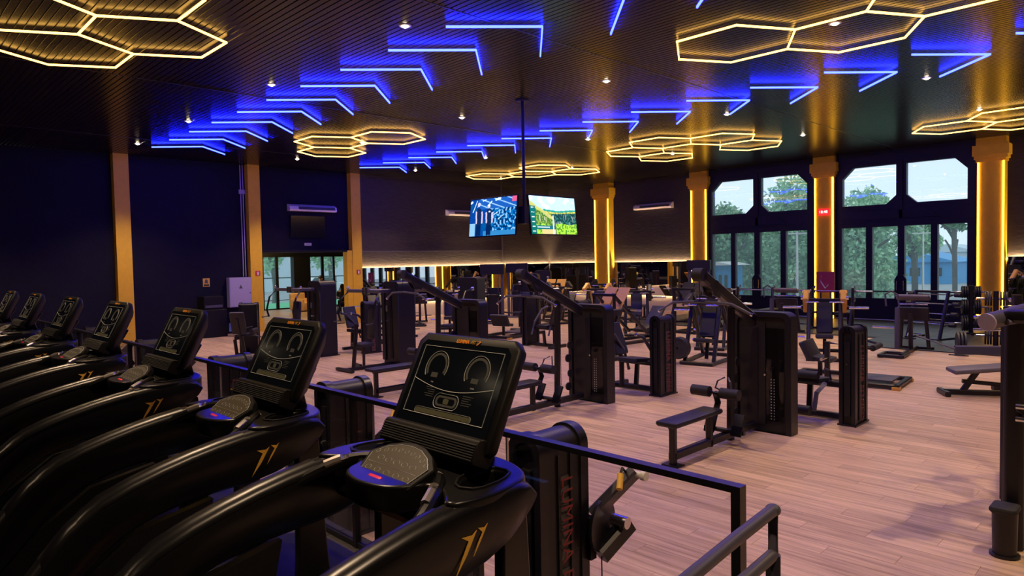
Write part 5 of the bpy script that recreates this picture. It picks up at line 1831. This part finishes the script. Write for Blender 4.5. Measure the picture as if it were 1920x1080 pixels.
def person(x, y, z, rz, pose, label, top='cloth', legs='jeans', hair='short'):
    e = empty('person', x, y, z, rz, label, 'person')
    J = {k: (pose[k], RAD[k]) for k in RAD}
    skinned('body', J, BE, 'skin', e)
    # hands: five fingers
    for s in 'lr':
        w_, g_ = Vector(pose['w' + s]), Vector(pose['g' + s])
        d = (g_ - w_).normalized()
        _, a, b = basis(d)
        h = G()
        for k in range(4):
            p = g_ + a * (-.027 + .018 * k)
            L_ = (.055, .068, .062, .048)[k]
            h.tube([p - d * .01, p + d * L_ * .5, p + d * L_ * .9 + b * .015], .0085, 6)
        h.tube([w_ + d * .03 + a * .03, w_ + d * .07 + a * .055, w_ + d * .10 + a * .055], .009, 6)
        o = h.build('fingers', 'skin', e)
        o['kind'] = 'stuff'
    def grow(keys, edges, mat, nm, ex, trim={}):
        JJ = {}
        for k in keys:
            p, r = J[k]
            p = Vector(p)
            if k in trim:
                q = Vector(J[trim[k][0]][0])
                p = p + (q - p) * trim[k][1]
            r = tuple(v + ex for v in r) if isinstance(r, tuple) else r + ex
            JJ[k] = (p, r)
        return skinned(nm, JJ, edges, mat, e)
    tk = ['chest', 'belly', 'pelvis', 'sl', 'el', 'sr', 'er']
    grow(tk, [('chest', 'belly'), ('belly', 'pelvis'), ('chest', 'sl'), ('sl', 'el'), ('chest', 'sr'), ('sr', 'er')], top, 'shirt', .022, {'el': ('sl', .3), 'er': ('sr', .3), 'pelvis': ('belly', .25)})
    lk = ['pelvis', 'hl', 'kl', 'al', 'hr', 'kr', 'ar']
    grow(lk, [('pelvis', 'hl'), ('hl', 'kl'), ('kl', 'al'), ('pelvis', 'hr'), ('hr', 'kr'), ('kr', 'ar')], legs, 'trousers', .018)
    for s in 'lr':
        a, t_ = Vector(pose['a' + s]), Vector(pose['t' + s])
        d = (t_ - a)
        d.z = 0
        d.normalize()
        G().slab(a + d * .06 + Vector((0, 0, -.045)), d, Vector((-d.y, d.x, 0)), .27, .10, .09, .035).build('shoe', 'white' if legs == 'jeans' else 'rubber', e)
    hd, cr = Vector(pose['head']), Vector(pose['crown'])
    upv = (cr - hd).normalized()
    f = Vector(pose['face']).normalized()
    s_ = upv.cross(f).normalized()
    for q in (-1, 1):
        G().ball(hd + f * .088 + s_ * .03 * q + upv * .02, .011, 8, 6).build('eye', 'white', e)
        G().ball(hd + s_ * .082 * q, .024, 8, 6, (.6, 1, 1)).build('ear', 'skin', e)
    G().ball(hd + f * .105 - upv * .01, .016, 8, 6).build('nose', 'skin', e)
    G().ball(hd + f * .090 - upv * .045, .018, 8, 6, (1, 1, .35)).build('mouth', 'crim', e)
    hc = (hd + cr) / 2 + upv * .02 - f * .02
    G().ball(hc, .098, 14, 10, (1, 1, 1)).build('hair', 'hair', e)
    if hair == 'long':
        G().tube([hc - f * .05, hc - f * .09 - upv * .12, hc - f * .08 - upv * .30], .07, 10).build('long_hair', 'hair', e)
    return e
STAND = dict(pelvis=(0, 0, .95), belly=(0, 0, 1.12), chest=(0, 0, 1.36), neck=(0, 0, 1.50), head=(.01, 0, 1.60), crown=(.01, 0, 1.70), hl=(0, .09, .90), kl=(.02, .10, .50), al=(0, .11, .09), tl=(.14, .12, .03),
             hr=(0, -.09, .90), kr=(.02, -.10, .50), ar=(0, -.11, .09), tr=(.14, -.12, .03), sl=(0, .18, 1.40), el=(-.02, .24, 1.14), wl=(.08, .22, .92), gl=(.12, .21, .86), sr=(0, -.18, 1.40), er=(-.02, -.24, 1.14), wr=(.08, -.22, .92), gr=(.12, -.21, .86), face=(1, 0, 0))
SIT = dict(pelvis=(0, 0, .50), belly=(.0, 0, .68), chest=(.03, 0, .92), neck=(.05, 0, 1.06), head=(.07, 0, 1.16), crown=(.08, 0, 1.26), hl=(.06, .09, .50), kl=(.46, .12, .50), al=(.46, .12, .09), tl=(.60, .12, .03),
           hr=(.06, -.09, .50), kr=(.46, -.12, .50), ar=(.46, -.12, .09), tr=(.60, -.12, .03), sl=(.03, .18, .96), el=(.08, .22, .70), wl=(.30, .14, .66), gl=(.36, .12, .66), sr=(.03, -.18, .96), er=(.08, -.22, .70), wr=(.30, -.14, .66), gr=(.36, -.12, .66), face=(1, 0, 0))
CROUCH = dict(pelvis=(-.12, 0, .30), belly=(-.02, 0, .46), chest=(.20, 0, .60), neck=(.33, 0, .64), head=(.42, 0, .62), crown=(.50, 0, .60), hl=(-.06, .10, .30), kl=(.34, .15, .42), al=(.02, .15, .09), tl=(.16, .16, .03),
              hr=(-.06, -.10, .30), kr=(.36, -.14, .40), ar=(.04, -.14, .09), tr=(.18, -.15, .03), sl=(.22, .17, .62), el=(.42, .24, .42), wl=(.58, .18, .28), gl=(.64, .16, .24), sr=(.22, -.17, .62), er=(.44, -.22, .40), wr=(.60, -.16, .26), gr=(.66, -.14, .22), face=(.2, 0, -1))
person(8.72, 21.25, 0, -30, CROUCH, 'person crouching by the wall in blue jeans, dark top and white shoes', 'cloth', 'jeans')
person(15.8, 28.9, .36, -70, SIT, 'person in a grey shirt seated in the hall before the glass doors', 'greyc', 'cloth')
person(15.45, 26.3, 0.0, 60, SIT, 'dark-haired person in black seated behind the third yellow column', 'cloth', 'cloth', 'long')
person(1.0, -6.0, 0, 0, STAND, 'person in black standing seen only in the mirror, left one of two', 'cloth', 'cloth')
person(1.1, -6.7, 0, 30, STAND, 'person in black standing seen only in the mirror, right one of two', 'cloth', 'cloth')

def armchair(x, y, rz, label):
    e = empty('armchair', x, y, 0, rz, label, 'armchair')
    G().slab((0, 0, .24), (1, 0, 0), (0, 1, 0), .85, .90, .36, .06).build('seat', 'tan', e)
    G().slab((-.34, 0, .55), (0, 0, 1), (0, 1, 0), .62, .90, .18, .06).build('backrest', 'tan', e)
    for s in (-1, 1):
        G().slab((.0, s * .40, .42), (1, 0, 0), (0, 1, 0), .82, .14, .36, .05).build('armrest', 'tan', e)
        for q in (-.3, .3):
            G().cyl((q, s * .35, 0), (q, s * .35, .07), .025, 8).build('leg', 'matte', e)
    return e
armchair(15.4, 29.8, -70, 'cream armchair in the hall in front of the dark pier')
def stool(x, y, label, h=0):
    e = empty('stool', x, y, 0, 0, label, 'stool')
    G().slab((0, 0, .36 + h), (1, 0, 0), (0, 1, 0), .42, .42, .06, .03).build('seat', 'matte', e)
    for a in (-1, 1):
        for b in (-1, 1):
            G().beam((a * .16, b * .16, .34 + h), (a * .19, b * .19, 0), .03, .03, (0, 1, 0)).build('leg', 'frame', e)
stool(15.8, 28.9, 'tall black stool under the person in the grey shirt in the hall', .36)
stool(15.45, 26.3, 'black stool under the dark-haired seated person')
